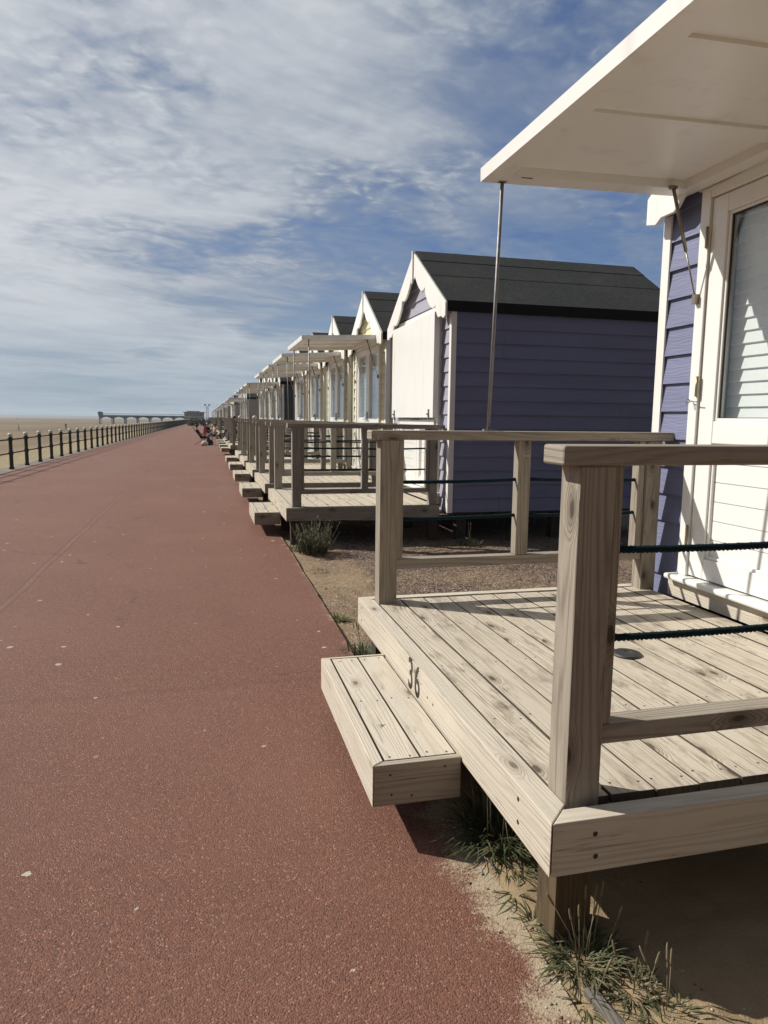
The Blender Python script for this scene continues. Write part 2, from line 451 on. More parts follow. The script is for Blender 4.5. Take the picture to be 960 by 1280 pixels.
wear = g.noise(g.vadd(g.vmul(o, (0.55, 0.10, 1.0)), (7.0, 3.0, 0)), 1.0, 5, 0.62)
c = g.mix(g.sm(wear, 0.50, 0.72, 0.0, 0.40), c, (0.185, 0.106, 0.081))
blot = g.noise(o, 4.5, 5, 0.7); c = g.mix(g.sm(blot, 0.58, 0.74, 0.0, 0.35), c, (0.105, 0.050, 0.036))
ck_ = g.n('ShaderNodeTexVoronoi', {'Vector': g.vadd(o, g.vmul(g.noise(o, 1.6, 4, 0.6, color=True), (.9, .9, 0))), 'Scale': 0.42}, feature='DISTANCE_TO_EDGE').outputs['Distance']
c = g.mix(g.m('MULTIPLY', g.sm(ck_, 0.0055, 0.0015), g.sm(g.noise(o, 0.7, 3), 0.48, 0.6, 0, 0.55)), c, (0.055, 0.028, 0.022))
# laying joint along the promenade and some cross joints
xj = g.m('ABSOLUTE', g.m('ADD', g.m('ADD', x, 1.47), g.m('MULTIPLY', g.m('SUBTRACT', g.noise(g.comb(0.0, y, 0.0), 0.9, 2), 0.5), 0.06)))
c = g.mix(g.sm(xj, 0.04, 0.004, 0.0, g.sm(g.noise(o, 0.6, 4, 0.65), 0.40, 0.62, 0.06, 0.38)), c, (0.27, 0.15, 0.115))
c = g.mix(g.sm(g.m('ABSOLUTE', g.m('ADD', xj, -0.03)), 0.02, 0.003, 0.0, 0.5), c, (0.10, 0.05, 0.04))
yj = g.m('ABSOLUTE', g.m('SUBTRACT', g.m('MODULO', g.m('ADD', g.m('ADD', y, 103.5), g.m('MULTIPLY', g.noise(g.comb(x, 0.0, 0.0), 0.8, 2), 0.3)), 11.3), 5.6))
c = g.mix(g.sm(yj, 0.05, 0.01, 0.0, 0.16), c, (0.09, 0.042, 0.034))
sp = g.n('ShaderNodeTexVoronoi', {'Vector': g.vadd(o, g.vmul(g.noise(o, 45.0, 2, color=True), (.022, .022, 0))), 'Scale': 2.6}, feature='F1', voronoi_dimensions='2D')
spk_ = g.xyz(sp.outputs['Color']); spr = g.m('MULTIPLY_ADD', g.m('POWER', spk_[1], 3.0), 0.040, 0.016)
c = g.mix(g.m('MULTIPLY', g.m('LESS_THAN', sp.outputs['Distance'], spr), g.m('GREATER_THAN', spk_[0], 0.45)), c, g.mix(spk_[2], (0.50, 0.44, 0.36), (0.26, 0.19, 0.15)))
# blown sand in the pores near the edge by the huts
sandm = g.m('ADD', g.m('MULTIPLY', g.m('SUBTRACT', x, 0.745), 5.5), g.m('ADD', g.m('MULTIPLY', g.noise(o, 5.5, 6, 0.72), 2.7), g.m('MULTIPLY', g.noise(o, 110.0, 2, 0.6), 1.3)))
sandm = g.m('SUBTRACT', sandm, g.sm(y, 2.2, 3.2, 0.0, 0.75))
sandf = g.sm(sandm, 1.80, 2.45)
c = g.mix(sandf, c, g.mix(n1, (0.30, 0.235, 0.15), (0.52, 0.43, 0.30)))
h = g.m('ADD', g.m('MULTIPLY', cd, -1.3), g.m('MULTIPLY', n1, 0.9))
h = g.m('MULTIPLY', h, g.m('MULTIPLY_ADD', sandf, -0.6, 1.0))
surf(g, c, 0.74, g.bump(h, 0.6, 0.0042), spec=0.32); PROM = m

# sand / gravel plot under and between the huts
m, g = mat('sand_and_gravel'); o = g.co('Object'); x, y, z = g.xyz(o)
n1 = g.noise(o, 330.0, 2, 0.7); n2 = g.noise(o, 2.2, 5, 0.6); n3 = g.noise(o, 22.0, 4, 0.65)
sc = g.mix(n1, (0.235, 0.165, 0.092), (0.46, 0.345, 0.205)); sc = g.mix(g.sm(n2, 0.42, 0.72, 0, 0.5), sc, (0.245, 0.185, 0.12))
sc = g.mix(g.sm(g.noise(o, 75.0, 3, 0.7), 0.64, 0.75, 0, 0.7), sc, (0.09, 0.07, 0.045))
v1 = g.voro(g.vadd(o, g.vmul(g.noise(o, 14.0, 2, color=True), (.05, .05, 0))), 62.0); ch = g.xyz(v1.outputs['Color'])
gc = g.mix(ch[0], (0.088, 0.054, 0.042), (0.265, 0.180, 0.145)); gc = g.mix(g.sm(ch[1], 0.82, 0.95), gc, (0.48, 0.42, 0.36)); gc = g.mix(g.sm(v1.outputs['Distance'], 0.35, 0.75, 0, 0.75), gc, (0.05, 0.034, 0.028))
gm = g.m('ADD', g.m('ADD', g.m('MULTIPLY', g.m('SUBTRACT', x, 1.32), 1.9), g.m('MULTIPLY', n2, 1.2)), g.m('MULTIPLY', n3, 0.7))
gm = g.m('MULTIPLY', g.sm(gm, 0.75, 1.25), g.sm(y, 2.4, 3.2))
gm = g.m('MAXIMUM', gm, g.m('MULTIPLY', g.sm(y, 2.8, 3.8), g.sm(n3, 0.35, 0.62, 0.25, 0.95)))
gm = g.m('MULTIPLY', gm, g.sm(g.m('ADD', n3, g.m('MULTIPLY', g.noise(o, 0.9, 4, 0.6), 0.9)), 1.15, 0.80, 0.35, 1.0))
c = g.mix(gm, sc, gc)
h = g.m('ADD', g.m('MULTIPLY', n1, 0.35), g.m('MULTIPLY', g.m('MULTIPLY', v1.outputs['Distance'], -1.6), gm))
h = g.m('ADD', h, g.m('MULTIPLY', n3, 1.2))
surf(g, c, 0.95, g.bump(h, 0.9, 0.012), spec=0.15); SANDPLOT = m

m, g = mat('beach_sand'); o = g.co('Object'); x, y, z = g.xyz(o)
n1 = g.noise(g.vmul(o, (1.0, 0.35, 1.0)), 0.05, 6, 0.6); n2 = g.noise(o, 3.0, 5, 0.7); n3 = g.noise(g.vmul(o, (0.25, 1.0, 1.0)), 0.022, 5, 0.6)
c = g.mix(g.sm(n1, 0.35, 0.7), (0.235, 0.175, 0.11), (0.145, 0.112, 0.07))
c = g.mix(g.sm(n3, 0.48, 0.66, 0, 0.7), c, (0.115, 0.098, 0.060))
c = g.mix(g.sm(n2, 0.55, 0.75, 0, 0.35), c, (0.30, 0.24, 0.16))
near = g.m('MULTIPLY', g.sm(g.m('ADD', x, g.m('MULTIPLY', n1, 5.0)), -10.5, -6.0), 0.85)
c = g.mix(near, c, g.mix(g.sm(g.noise(o, 7.0, 4, 0.7), 0.42, 0.62), (0.40, 0.33, 0.20), (0.16, 0.135, 0.075)))
surf(g, c, 0.95, g.bump(g.m('ADD', n2, g.noise(o, 18.0, 3)), 0.6, 0.05), spec=0.1); BEACH = m

m, g = mat('coping_concrete'); o = g.co('Object')
n = g.noise(o, 3.0, 6, 0.7); c = g.mix(g.sm(n, 0.35, 0.7), (0.235, 0.20, 0.165), (0.13, 0.105, 0.085)); c = g.mix(g.sm(g.noise(o, 90.0, 2), 0.5, 0.7, 0, 0.4), c, (0.32, 0.28, 0.23))
surf(g, c, 0.9, g.bump(g.noise(o, 60.0, 4), 0.4, 0.006), spec=0.2); CONCRETE = m

m, g = mat('grey_sea'); o = g.co('Object')
n = g.noise(g.vmul(o, (0.02, 0.11, 1.0)), 1.0, 4, 0.6)
surf(g, g.mix(g.sm(n, 0.4, 0.62), (0.10, 0.105, 0.105), (0.25, 0.25, 0.245)), 0.6, g.bump(n, 0.3, 0.5), spec=0.3); SEA = m

BLACKPAINT = paint('black_railing_paint', (0.014, 0.015, 0.017), 0.38, 0.3)
CAPWHITE = paint('white_cap_paint', (0.66, 0.66, 0.63), 0.5, 0.2)
PIERTEAL = paint('pier_steel_paint', (0.085, 0.115, 0.125), 0.6, 0.3)
PIERLIGHT = paint('pier_pale_paint', (0.42, 0.44, 0.42), 0.6, 0.15)
PIERGREEN = paint('pavilion_green_paint', (0.075, 0.10, 0.092), 0.6, 0.2)
PIERROOF = paint('pavilion_roof_sheet', (0.24, 0.25, 0.24), 0.6, 0.2)
TOWERGREY = paint('tower_pale_steel', (0.36, 0.38, 0.40), 0.6, 0.15)


def plain(name, col, rough=0.8, var=0.35, scale=18.0):
    m, g = mat(name); o = g.co('Object'); n = g.noise(o, scale, 3, 0.6)
    surf(g, g.mix(g.sm(n, 0.35, 0.7, 0.0, var), col, tuple(k * 0.5 for k in col)), rough, spec=0.25)
    return m


def leaf(name, a, b):
    m, g = mat(name); o = g.co('Object'); n = g.noise(o, 26.0, 3, 0.6); n2 = g.noise(o, 5.0, 2, 0.5)
    c = g.mix(g.sm(g.m('ADD', g.m('MULTIPLY', n, 0.6), g.m('MULTIPLY', n2, 0.4)), 0.38, 0.62), a, b)
    bs = g.n('ShaderNodeBsdfPrincipled', {'Base Color': c, 'Roughness': 0.55, 'Specular IOR Level': 0.35})
    tl = g.n('ShaderNodeBsdfTranslucent', {'Color': c}); mx = g.n('ShaderNodeMixShader', {0: 0.22, 1: bs.outputs[0], 2: tl.outputs[0]})
    g.n('ShaderNodeOutputMaterial', {0: mx.outputs[0]})
    return m


LEAF_GRASS = leaf('dark_plantain_leaf', (0.050, 0.075, 0.028), (0.115, 0.135, 0.060))
LEAF_DRY = leaf('grey_green_leaf', (0.085, 0.095, 0.048), (0.165, 0.160, 0.085))
LEAF_LIME = leaf('bright_weed_leaf', (0.12, 0.16, 0.030), (0.21, 0.23, 0.055))
LEAF_BUSH = leaf('heathy_bush_leaf', (0.050, 0.062, 0.028), (0.105, 0.115, 0.060))
STALK = leaf('straw_stalk', (0.20, 0.165, 0.095), (0.30, 0.25, 0.15))
LEAF_DARK = leaf('dark_shrub_leaf', (0.030, 0.042, 0.020), (0.075, 0.085, 0.038))

# ------------------------------------------------------------------ ground, promenade, beach, sea
SK = 0.0100                                   # the sea railing swings slowly towards the huts


def edge_x(y):
    return 0.835 + 0.0025 * max(0.0, y) + 0.02 * mnoise.noise(Vector((0, y * 0.9, 3.1))) + 0.008 * mnoise.noise(Vector((0, y * 6, 1.1)))


mb = MB()
ys = [-20, -8, -3] + [-1 + 0.09 * k for k in range(0, 110)] + [9 + k for k in range(1, 40)] + [55, 80, 120, 170, 240, 330, 460]
for a, b in zip(ys[:-1], ys[1:]):
    la, lb = -4.72 + SK * (a - 20), -4.72 + SK * (b - 20)
    if b > 300: la = min(la, 0.2); lb = min(lb, 0.2)
    mb.face([(la, a, 0), (edge_x(a), a, 0), (edge_x(b), b, 0), (lb, b, 0)], 1)
    mb.face([(edge_x(a), a, 0), (edge_x(a) + .008, a, -0.10), (edge_x(b) + .008, b, -0.10), (edge_x(b), b, 0)], 1)
tag(mb.build('promenade', PROM), kind='structure')


def frange(a, b, st):
    out = []
    while a < b: out.append(a); a += st
    return out


def sand_z(x, y):
    base = 0.009 if y < 2.6 else 0.009 - 0.043 * min(1.0, (y - 2.6) / 0.8)
    if y > 9: base = -0.035
    e = max(0.0, min(1.0, (x - 0.66) / 0.22))
    n = 0.014 * mnoise.noise(Vector((x * 3.1, y * 3.1, 0.3))) + 0.010 * mnoise.noise(Vector((x * 11, y * 11, 5.3))) + 0.005 * mnoise.noise(Vector((x * 31, y * 31, 9.3)))
    return -0.06 * (1 - e) + (base + n) * e if x < 6 else -0.04


xs = frange(0.62, 1.45, 0.022) + frange(1.45, 3.0, 0.06) + [3.0, 3.6, 4.5, 6, 9, 14, 30, 80, 300, 1500, 5000]
ys = [-60, -20, -6, -2] + frange(-0.5, 2.6, 0.022) + frange(2.6, 9.0, 0.05) + frange(9, 26, 0.8) + [26, 30, 40, 60, 100, 200, 400, 900]
mb = MB()
grid = [[Vector((x, y, sand_z(x, y))) for x in xs] for y in ys]
me = bpy.data.meshes.new('ground')
nx = len(xs)
me.from_pydata([tuple(p) for r in grid for p in r], [], [(j * nx + i, j * nx + i + 1, (j + 1) * nx + i + 1, (j + 1) * nx + i) for j in range(len(ys) - 1) for i in range(nx - 1)])
for p in me.polygons: p.use_smooth = True
me.materials.append(SANDPLOT)
o = bpy.data.objects.new('ground', me); COL.objects.link(o); tag(o, kind='structure')

# concrete coping under the sea railing, its seaward face, the beach and the sea
ck = MB()
for a in frange(-20, 330, 6.0):
    b = a + 5.985
    la, lb = SK * (a - 20), SK * (b - 20)
    ck.prism([(-5.12 + la, a), (-4.66 + la, a), (-4.66 + lb, b), (-5.12 + lb, b)], 2, -0.9, 0.012, 1)
tag(ck.build('coping_path', CONCRETE), kind='structure')

bx = [-1.5, -3, -4.9, -5.3, -6, -7, -8.5, -10.5, -13, -17, -22, -30, -42, -60, -90, -150, -300, -700, -1600, -4000, -9000]
by = [-200, -60, -20] + frange(0, 60, 2.0) + frange(60, 200, 10) + [200, 260, 340, 450, 600, 800, 1000]


def beach_z(x, y):
    d = max(0.0, -5.0 + SK * (y - 20) - x)
    return -0.42 - 1.55 * min(1.0, d / 34.0) - 0.35 * min(1.0, d / 400.0) + 0.05 * mnoise.noise(Vector((x * .5, y * .5, 2))) * min(1, d / 2) - (0.5 * max(0.0, (y - 700) / 300) if y > 700 else 0)


me = bpy.data.meshes.new('beach'); nx = len(bx)
me.from_pydata([(x, y, beach_z(x, y)) for y in by for x in bx], [], [(j * nx + i, (j + 1) * nx + i, (j + 1) * nx + i + 1, j * nx + i + 1) for j in range(len(by) - 1) for i in range(nx - 1)])
for p in me.polygons: p.use_smooth = True
me.materials.append(BEACH)
o = bpy.data.objects.new('beach', me); COL.objects.link(o); tag(o, kind='structure')
mb = MB(); mb.face([(-9000, 640, -2.52), (6000, 640, -2.52), (6000, 16000, -2.52), (-9000, 16000, -2.52)])
tag(mb.build('sea', SEA), kind='structure')

# ------------------------------------------------------------------ the veranda decks
def rope_mb(a, b, fine, r=0.0105, sag=0.004):
    a, b = Vector(a), Vector(b); mb = MB(); L = (b - a).length
    if not fine:
        mb.tube([a.lerp(b, t / 8) - Vector((0, 0, sag * 4 * (t / 8) * (1 - t / 8))) for t in range(9)], r * 0.95, 6)
        return mb
    t = (b - a).normalized(); s = t.orthogonal().normalized(); q = t.cross(s); n = int(L / 0.006)
    for k in range(3):
        pts = []
        for i in range(n + 1):
            f = i / n; ang = k * math.tau / 3 + f * L / 0.042 * math.tau
            pts.append(a.lerp(b, f) - Vector((0, 0, sag * 4 * f * (1 - f))) + (s * math.cos(ang) + q * math.sin(ang)) * r * 0.52)
        mb.tube(pts, r * 0.56, 6)
    # loose fibres
    for i in range(int(L * 330)):
        f = rnd.random(); ang = rnd.random() * math.tau
        p = a.lerp(b, f) - Vector((0, 0, sag * 4 * f * (1 - f))) + (s * math.cos(ang) + q * math.sin(ang)) * r * 0.95
        dd = (s * math.cos(ang) + q * math.sin(ang)) * rnd.uniform(.002, .006) + t * rnd.uniform(-.006, .006)
        w = t * 0.0005
        mb.face([p - w, p + w, p + dd])
    return mb


L = 2.32


def make_deck(loc, fine, decked, fascia, postw, lite=False, zoff=0.0):
    S = Sink('wooden_deck', loc, lite)
    bv = 0.003 if fine else 0.0
    T = 0.078; W = 1.80; zt, zb = 0.400, 0.254
    # boards, running along the promenade
    bm_ = MB(); x = 0.086
    for k in range(12):
        w = 0.1340 + (rnd.uniform(-.0015, .0015) if fine else 0); dz = rnd.uniform(-.0025, .0025) if fine else 0
        y0 = 0.096 + (rnd.uniform(-.004, .007) if fine else 0); y1 = L - 0.088
        tilt = Matrix.Translation((x + w / 2, L / 2, zt - .0135 + dz)) @ Matrix.Rotation(rad(rnd.uniform(-.6, .6)) if fine else 0, 4, 'Y') @ Matrix.Rotation(rad(rnd.uniform(-.06, .06)) if fine else 0, 4, 'Z')
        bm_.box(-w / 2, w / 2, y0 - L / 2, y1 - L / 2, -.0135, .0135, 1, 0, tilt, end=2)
        if fine:
            for yy in (0.15, 0.62, 1.16, 1.70, L - 0.15):
                for sx in (-.043, .043):
                    c0 = tilt @ Vector((sx + rnd.uniform(-.007, .007), yy - L / 2 + rnd.uniform(-.014, .014), .0138))
                    bm_.dot(c0, tilt.to_3x3() @ Vector((0, 0, 1)), .0042, 1)
        x += 0.1405
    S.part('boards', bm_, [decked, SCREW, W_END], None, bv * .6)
    ft = MB(); ft.prism([(0, 0), (T, T), (T, L - T), (0, L)], 2, zb, zt, 1)
    if fine:
        for yy in (0.19, L - 0.1):
            for zz_ in (0.296, 0.362): ft.dot((-0.0007, yy + rnd.uniform(-.008, .008), zz_), (-1, 0, 0), .0068, 1)
        for yy in (0.95, 1.02): ft.dot((-0.0007, yy, 0.325), (-1, 0, 0), .0052, 1)
    f_o = S.part('front_fascia', ft, [fascia, SCREW], None, bv)
    for sgn in (0, 1):
        e = MB(); gp = 0.004
        if sgn == 0: e.prism([(gp, 0), (W, 0), (W, T - .02), (T + gp, T - .02), (T - .02 + gp, T - .02)], 2, zb, zt, 0)
        else: e.prism([(gp, L), (T - .02 + gp, L - T + .02), (W, L - T + .02), (W, L)], 2, zb, zt, 0)
        if fine and sgn == 0:
            for xx, zz_ in ((0.128, 0.296), (0.124, 0.358)): e.dot((xx, -0.0007, zz_), (0, -1, 0), .0072, 1)
        S.part('end_fascia', e, [fascia if fine else postw, SCREW], None, bv)
    j = MB()
    for yy in (0.5, 1.0, 1.5, 2.0):
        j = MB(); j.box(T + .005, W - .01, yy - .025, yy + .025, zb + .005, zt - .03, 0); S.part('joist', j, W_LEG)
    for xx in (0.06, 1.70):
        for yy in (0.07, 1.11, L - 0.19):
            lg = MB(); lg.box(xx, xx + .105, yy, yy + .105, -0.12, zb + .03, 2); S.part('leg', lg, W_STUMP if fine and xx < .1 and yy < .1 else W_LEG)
    # railings: one across each end
    for sgn in (0, 1):
        yc = 0.135 if sgn == 0 else L - 0.115
        d0 = -1 if sgn == 0 else 1
        pm = MB(); pm.box(0.08, 0.18, yc - .055, yc + .045, zt - .15, 1.291, 2); S.part('post', pm, postw, None, .005 if fine else 0)
        pm = MB(); pm.box(1.70, 1.795, yc - .05, yc + .045, zt - .15, 1.291, 2); S.part('post', pm, postw, None, .005 if fine else 0)
        br = 0.545 if sgn == 0 else 0.585
        pm = MB(); pm.box(0.182, 0.216, yc - .033, yc + .033, br + .055, 1.291, 2); S.part('batten', pm, postw, None, bv)
        pm = MB(); pm.box(1.655, 1.698, yc - .033, yc + .033, br + .055, 1.291, 2); S.part('batten', pm, postw, None, bv)
        pm = MB(); pm.box(0.181, 1.699, yc - .036, yc + .036, br, br + .054, 0); S.part('bottom_rail', pm, postw, None, bv)
        pm = MB(); pm.box(0.885, 0.96, yc - .033, yc + .033, br + .055, 1.291, 2); S.part('middle_post', pm, postw, None, bv)
        pm = MB(); pm.box(0.028, 1.865, yc - .062, yc + .05, 1.2915, 1.342, 0); S.part('top_rail', pm, postw, None, .007 if fine else 0)
        for zr in ((1.062, 0.822) if sgn == 0 else (1.066, 0.860)):
            for a, b in ((0.21, 0.89), (0.955, 1.66)):
                S.part('rope', rope_mb((a, yc, zr + rnd.uniform(-.006, .006)), (b, yc, zr + rnd.uniform(-.006, .006)), fine and (sgn == 1 or a > 0.9 or True)), ROPE)
    # the step
    y0, y1 = 0.63, 1.70; z0, z1 = 0.127, 0.273
    st = MB(); st.prism([(-.31, y0), (-.268, y0 + .03), (-.268, y1 - .012), (-.31, y1 - .0)], 2, z0, z1, 1)
    s_o = S.part('step', st, fascia, None, bv)
    tb = MB()
    for a, b in ((-.261, -.1405), (-.1335, -.0125)):
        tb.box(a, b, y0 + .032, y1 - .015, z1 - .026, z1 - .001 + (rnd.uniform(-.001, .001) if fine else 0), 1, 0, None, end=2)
    if fine:
        for a in (-.235, -.17, -.108, -.04):
            for yy in (y0 + .055, (y0 + y1) / 2, y1 - .05): tb.dot((a + rnd.uniform(-.006, .006), yy + rnd.uniform(-.01, .01), z1 + .0006), (0, 0, 1), .0038, 1)
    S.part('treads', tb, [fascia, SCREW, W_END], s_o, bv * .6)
    e = MB(); e.prism([(-.306, y0), (-.002, y0), (-.002, y0 + .028), (-.266, y0 + .028)], 2, z0, z1 - .0015, 0)
    if fine:
        for xx, zz_ in ((-.25, .235), (-.245, .165), (-.175, .155), (-.06, .245)): e.dot((xx, y0 - .0007, zz_), (0, -1, 0), .004, 1)
    S.part('step_end', e, [W_POST2 if fine else W_GREY, SCREW], s_o, bv)  # far decks: darker wood paints in the shade on the step's near end
    e = MB(); e.box(-.306, -.002, y1 - .0115, y1 + .006, z0, z1 + .001, 0); S.part('step_end', e, fascia if fine else postw, s_o, bv)
    for yb in (y0 + .2, y1 - .25):
        j = MB(); j.box(-.25, .02, yb, yb + .05, z0 + .03, z0 + .115, 0); S.part('bearer', j, W_LEG, s_o)
    return S, f_o


DECKGRP = 'verandas in front of the beach huts'
S36, fascia36 = make_deck((0.82, 1.492, 0.0), True, W_DECK, W_FASCIA, W_POST)
deck36 = S36.done()
tag(deck36, 'pale new timber veranda numbered 36 with a boarded step, nearest of all', 'deck', DECKGRP)
# the house number
for ch, yy in (('3', 1.290), ('6', 1.195)):
    cu = bpy.data.curves.new('number', 'FONT'); cu.body = ch; cu.size = 0.188; cu.offset = 0.0016; cu.extrude = 0.0006
    tmp = bpy.data.objects.new('number', cu); COL.objects.link(tmp)
    dg = bpy.context.evaluated_depsgraph_get(); me = bpy.data.meshes.new_from_object(tmp.evaluated_get(dg))
    bpy.data.objects.remove(tmp)
    Mx = Matrix(((0, 0, -1, -0.0012), (-0.82, 0, 0, yy), (0, 1, 0, 0.2755), (0, 0, 0, 1)))
    me.transform(Mx); me.materials.clear(); me.materials.append(NUMBER)
    o = bpy.data.objects.new('house_number', me); COL.objects.link(o); o.parent = fascia36

mb = MB(); mb.lathe([(0.010, .0), (.062, .0), (.064, .004), (.058, .0095), (.020, .011), (.018, .008), (0.002, .008)], (0, 0, 0), 28)
o = mb.build('metal_plate', DARKMETAL); o.location = (1.755, 2.605, 0.4005); tag(o, 'round dark grey metal plate lying on the deck boards behind the front post', 'plate')

# ------------------------------------------------------------------ the beach huts
HW = 1.23; EAVE_Z = 2.70; RIDGE_Z = 3.495; SL = (RIDGE_Z - EAVE_Z) / 1.285


def gable_w(z): return (RIDGE_Z - .06 - z) / SL


def lap(mb, fn, b0, b1, t0, t1, z0, z1, g):
    dB, dT = .025, .005
    mb.off()
    mb.face([fn(b0, z0, dB), fn(b1, z0, dB), fn(t1, z1, dT), fn(t0, z1, dT)], g)
    mb.face([fn(b0, z0, -.006), fn(b1, z0, -.006), fn(b1, z0, dB), fn(b0, z0, dB)], g)
    mb.face([fn(b0, z0, 0), fn(b0, z0, dB), fn(t0, z1, dT)], g); mb.face([fn(b1, z0, dB), fn(b1, z0, 0), fn(t1, z1, dT)], g)


def bargeboard(sgn):
    """scalloped board along one verge; sgn -1 is the near slope."""
    top = []; low = []; N = 46
    for i in range(N + 1):
        f = i / N; y = 1.305 * f; zt = RIDGE_Z + .022 - SL * y
        lob = (f * 3.0 - 0.18) % 1.0
        w = 0.215 + 0.058 * math.sin(math.pi * lob) ** 0.8 - 0.05 * (lob ** 5)
        if f < .06: w = 0.215 + 0.058 * 0.75
        if f > .93: w = 0.215 + 0.02
        top.append((y, zt)); low.append((y, max(zt - w * 1.18, RIDGE_Z - SL * 1.305 - .115)))
    poly = top + [(1.305, RIDGE_Z - SL * 1.305 - .125), (1.215, RIDGE_Z - SL * 1.305 - .145)] + [p for p in low[::-1] if p[0] < 1.17]
    return [(sgn * a, b) for a, b in poly]


def make_hut(loc, color, state, tilt, lite=False, poles=(True, True), hero=False, cw=.953, foot=None, front=None):
    """origin on the ground below the middle of the front wall; +x goes back into the hut."""
    S = Sink('beach_hut', loc, lite); cl = CLAD[color]; DEP = 2.96
    z0 = 0.325; ch = 0.163
    # front wall (cladding left and right of the doors and up into the gable)
    fw = MB(); fw.box(.004, .04, -HW, -.90, z0, 2.66, 1); fw.box(.004, .04, .90, HW, z0, 2.66, 1)
    fw.prism([(-HW, 2.66), (HW, 2.66), (gable_w(2.7), 2.7), (0, RIDGE_Z - .06), (-gable_w(2.7), 2.7)], 0, .004, .04, 1)
    z = z0
    while z < RIDGE_Z - .12:
        a = z; b = min(z + ch, RIDGE_Z - .10)
        fn = lambda s_, zz_, d_: Vector((-d_, s_, zz_))
        if b <= 2.66 + .02:
            for lo, hi in ((-HW, -.90), (.90, HW)): lap(fw, fn, lo, hi, lo, hi, a, b, 1)
        else:
            w0, w1 = min(HW, gable_w(a)), min(HW, gable_w(b))
            lap(fw, fn, -w0, w0, -w1, w1, a, b, 1)
        z += ch
    S.part('front_wall', fw, CLAD[front] if front else cl)
    for sg in (-1, 1):
        sw = MB(); sw.box(0.04, DEP, sg * HW - .0 if sg < 0 else HW - .03, sg * HW + .03 if sg < 0 else HW, z0, 2.66, 0)
        z = z0; fn = lambda s_, zz_, d_, sg=sg: Vector((s_, sg * (HW + d_), zz_))
        while z < 2.62:
            b = min(z + ch, 2.68)
            if hero and rnd.random() < .55:
                xj_ = rnd.choice((.62, 1.22, 1.82, 2.42)) + rnd.uniform(-.01, .01)
                lap(sw, fn, 0.0, xj_ - .0015, 0.0, xj_ - .0015, z, b, 0); lap(sw, fn, xj_ + .0015, DEP, xj_ + .0015, DEP, z, b, 0)
            else: lap(sw, fn, 0.0, DEP, 0.0, DEP, z, b, 0)
            if hero:
                for k in range(6): sw.dot(fn(.05 + k * .57 + rnd.uniform(-.012, .012), z + .022, .0225), (0, sg, .13), .0042, 1)
            z += ch
        S.part('side_wall', sw, [cl, STRUT])
    bw = MB(); bw.box(DEP - .03, DEP, -HW + .03, HW - .03, z0, 2.66, 1); bw.prism([(-HW, 2.66), (HW, 2.66), (gable_w(2.7), 2.7), (0, RIDGE_Z - .06), (-gable_w(2.7), 2.7)], 0, DEP - .03, DEP, 1)
    S.part('back_wall', bw, cl)
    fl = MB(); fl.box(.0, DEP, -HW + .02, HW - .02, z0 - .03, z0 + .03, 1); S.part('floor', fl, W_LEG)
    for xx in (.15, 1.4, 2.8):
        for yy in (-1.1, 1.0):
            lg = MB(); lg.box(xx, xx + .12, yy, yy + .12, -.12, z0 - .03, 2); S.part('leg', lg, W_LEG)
    for sg in (-1, 1):
        for xx, fx in ((-.030, 1), (DEP - .035, -1)):
            ct = MB(); ya, yb = sorted((sg * (HW + .022), sg * (HW + .034)))
            ct.box(xx, xx + .062, ya, yb, z0 - .005, 2.63, 2)
            if fx == 1:
                ya, yb = sorted((sg * (HW - .035), sg * (HW + .0215))); ct.box(-.030, -.018, ya, yb, z0 - .005, 2.60, 2)
            S.part('corner_trim', ct, TRIM)
    # roof: boarded slopes under lapped felt
    rf = MB()
    for sg in (-1, 1):
        for off, w, th in ((0, 1.285, .030), (.031, .66, .006), (.038, .27, .006)):
            poly = [(sg * w, RIDGE_Z - SL * w + off), (sg * .0, RIDGE_Z + off), (0, RIDGE_Z + off + th * 1.1), (sg * w, RIDGE_Z - SL * w + off + th * 1.1)]
            rf.prism(poly, 0, -.098, DEP + .10, 0)
    r_o = S.part('roof', rf, FELT)
    for sg in (-1, 1):
        ev = MB(); a, b = sorted((sg * 1.262, sg * 1.288)); ev.box(-.098, DEP + .10, a, b, EAVE_Z - .085, EAVE_Z + .030, 0); S.part('eave_strip', ev, EAVE, r_o)
        so = MB(); poly = [(sg * 1.26, EAVE_Z - .02), (sg * 1.26, EAVE_Z - .005), (0, RIDGE_Z - .008), (0, RIDGE_Z - .03)]; so.prism(poly, 0, -.097, .0, 0); S.part('soffit', so, TRIM, r_o)
    for sg in (-1, 1):
        bb = MB(); bb.prism(bargeboard(sg), 0, -.124, -.099, 1); S.part('bargeboard', bb, TRIM, None, .004 if hero else 0)
        bb = MB(); p = bargeboard(sg); bb.prism([p[0], p[46], p[47], (sg * 1.0, RIDGE_Z - SL * 1.0 - .2), (0, RIDGE_Z - .22)], 0, DEP + .101, DEP + .12, 1); S.part('bargeboard', bb, TRIM)
    fi = MB(); fi.box(-.142, -.1245, -.018, .018, RIDGE_Z - .36, RIDGE_Z + .04, 2); S.part('finial', fi, TRIM)
    # door opening
    fr = MB()
    for sg in (-1, 1):
        a, b = sorted((sg * .832, sg * .905)); fr.box(-.055, .05, a, b, .532, 2.655, 2)
    fr.box(-.055, .05, -.832, .832, 2.595, 2.655, 1); fr.box(-.045, .0, -.95, .95, 2.6555, 2.74, 1)
    fo = S.part('door_frame', fr, UPVC, None, .004 if hero else 0)
    si = MB(); si.box(-.115, .05, -.95, .95, .500, .531, 1); S.part('sill', si, UPVC, fo, .012 if hero else 0)
    pl = MB(); pl.box(-.062, -.001, -.97, .97, .395, .499, 1); S.part('plinth_board', pl, W_FASCIA if hero else W_OLDDECK, fo)
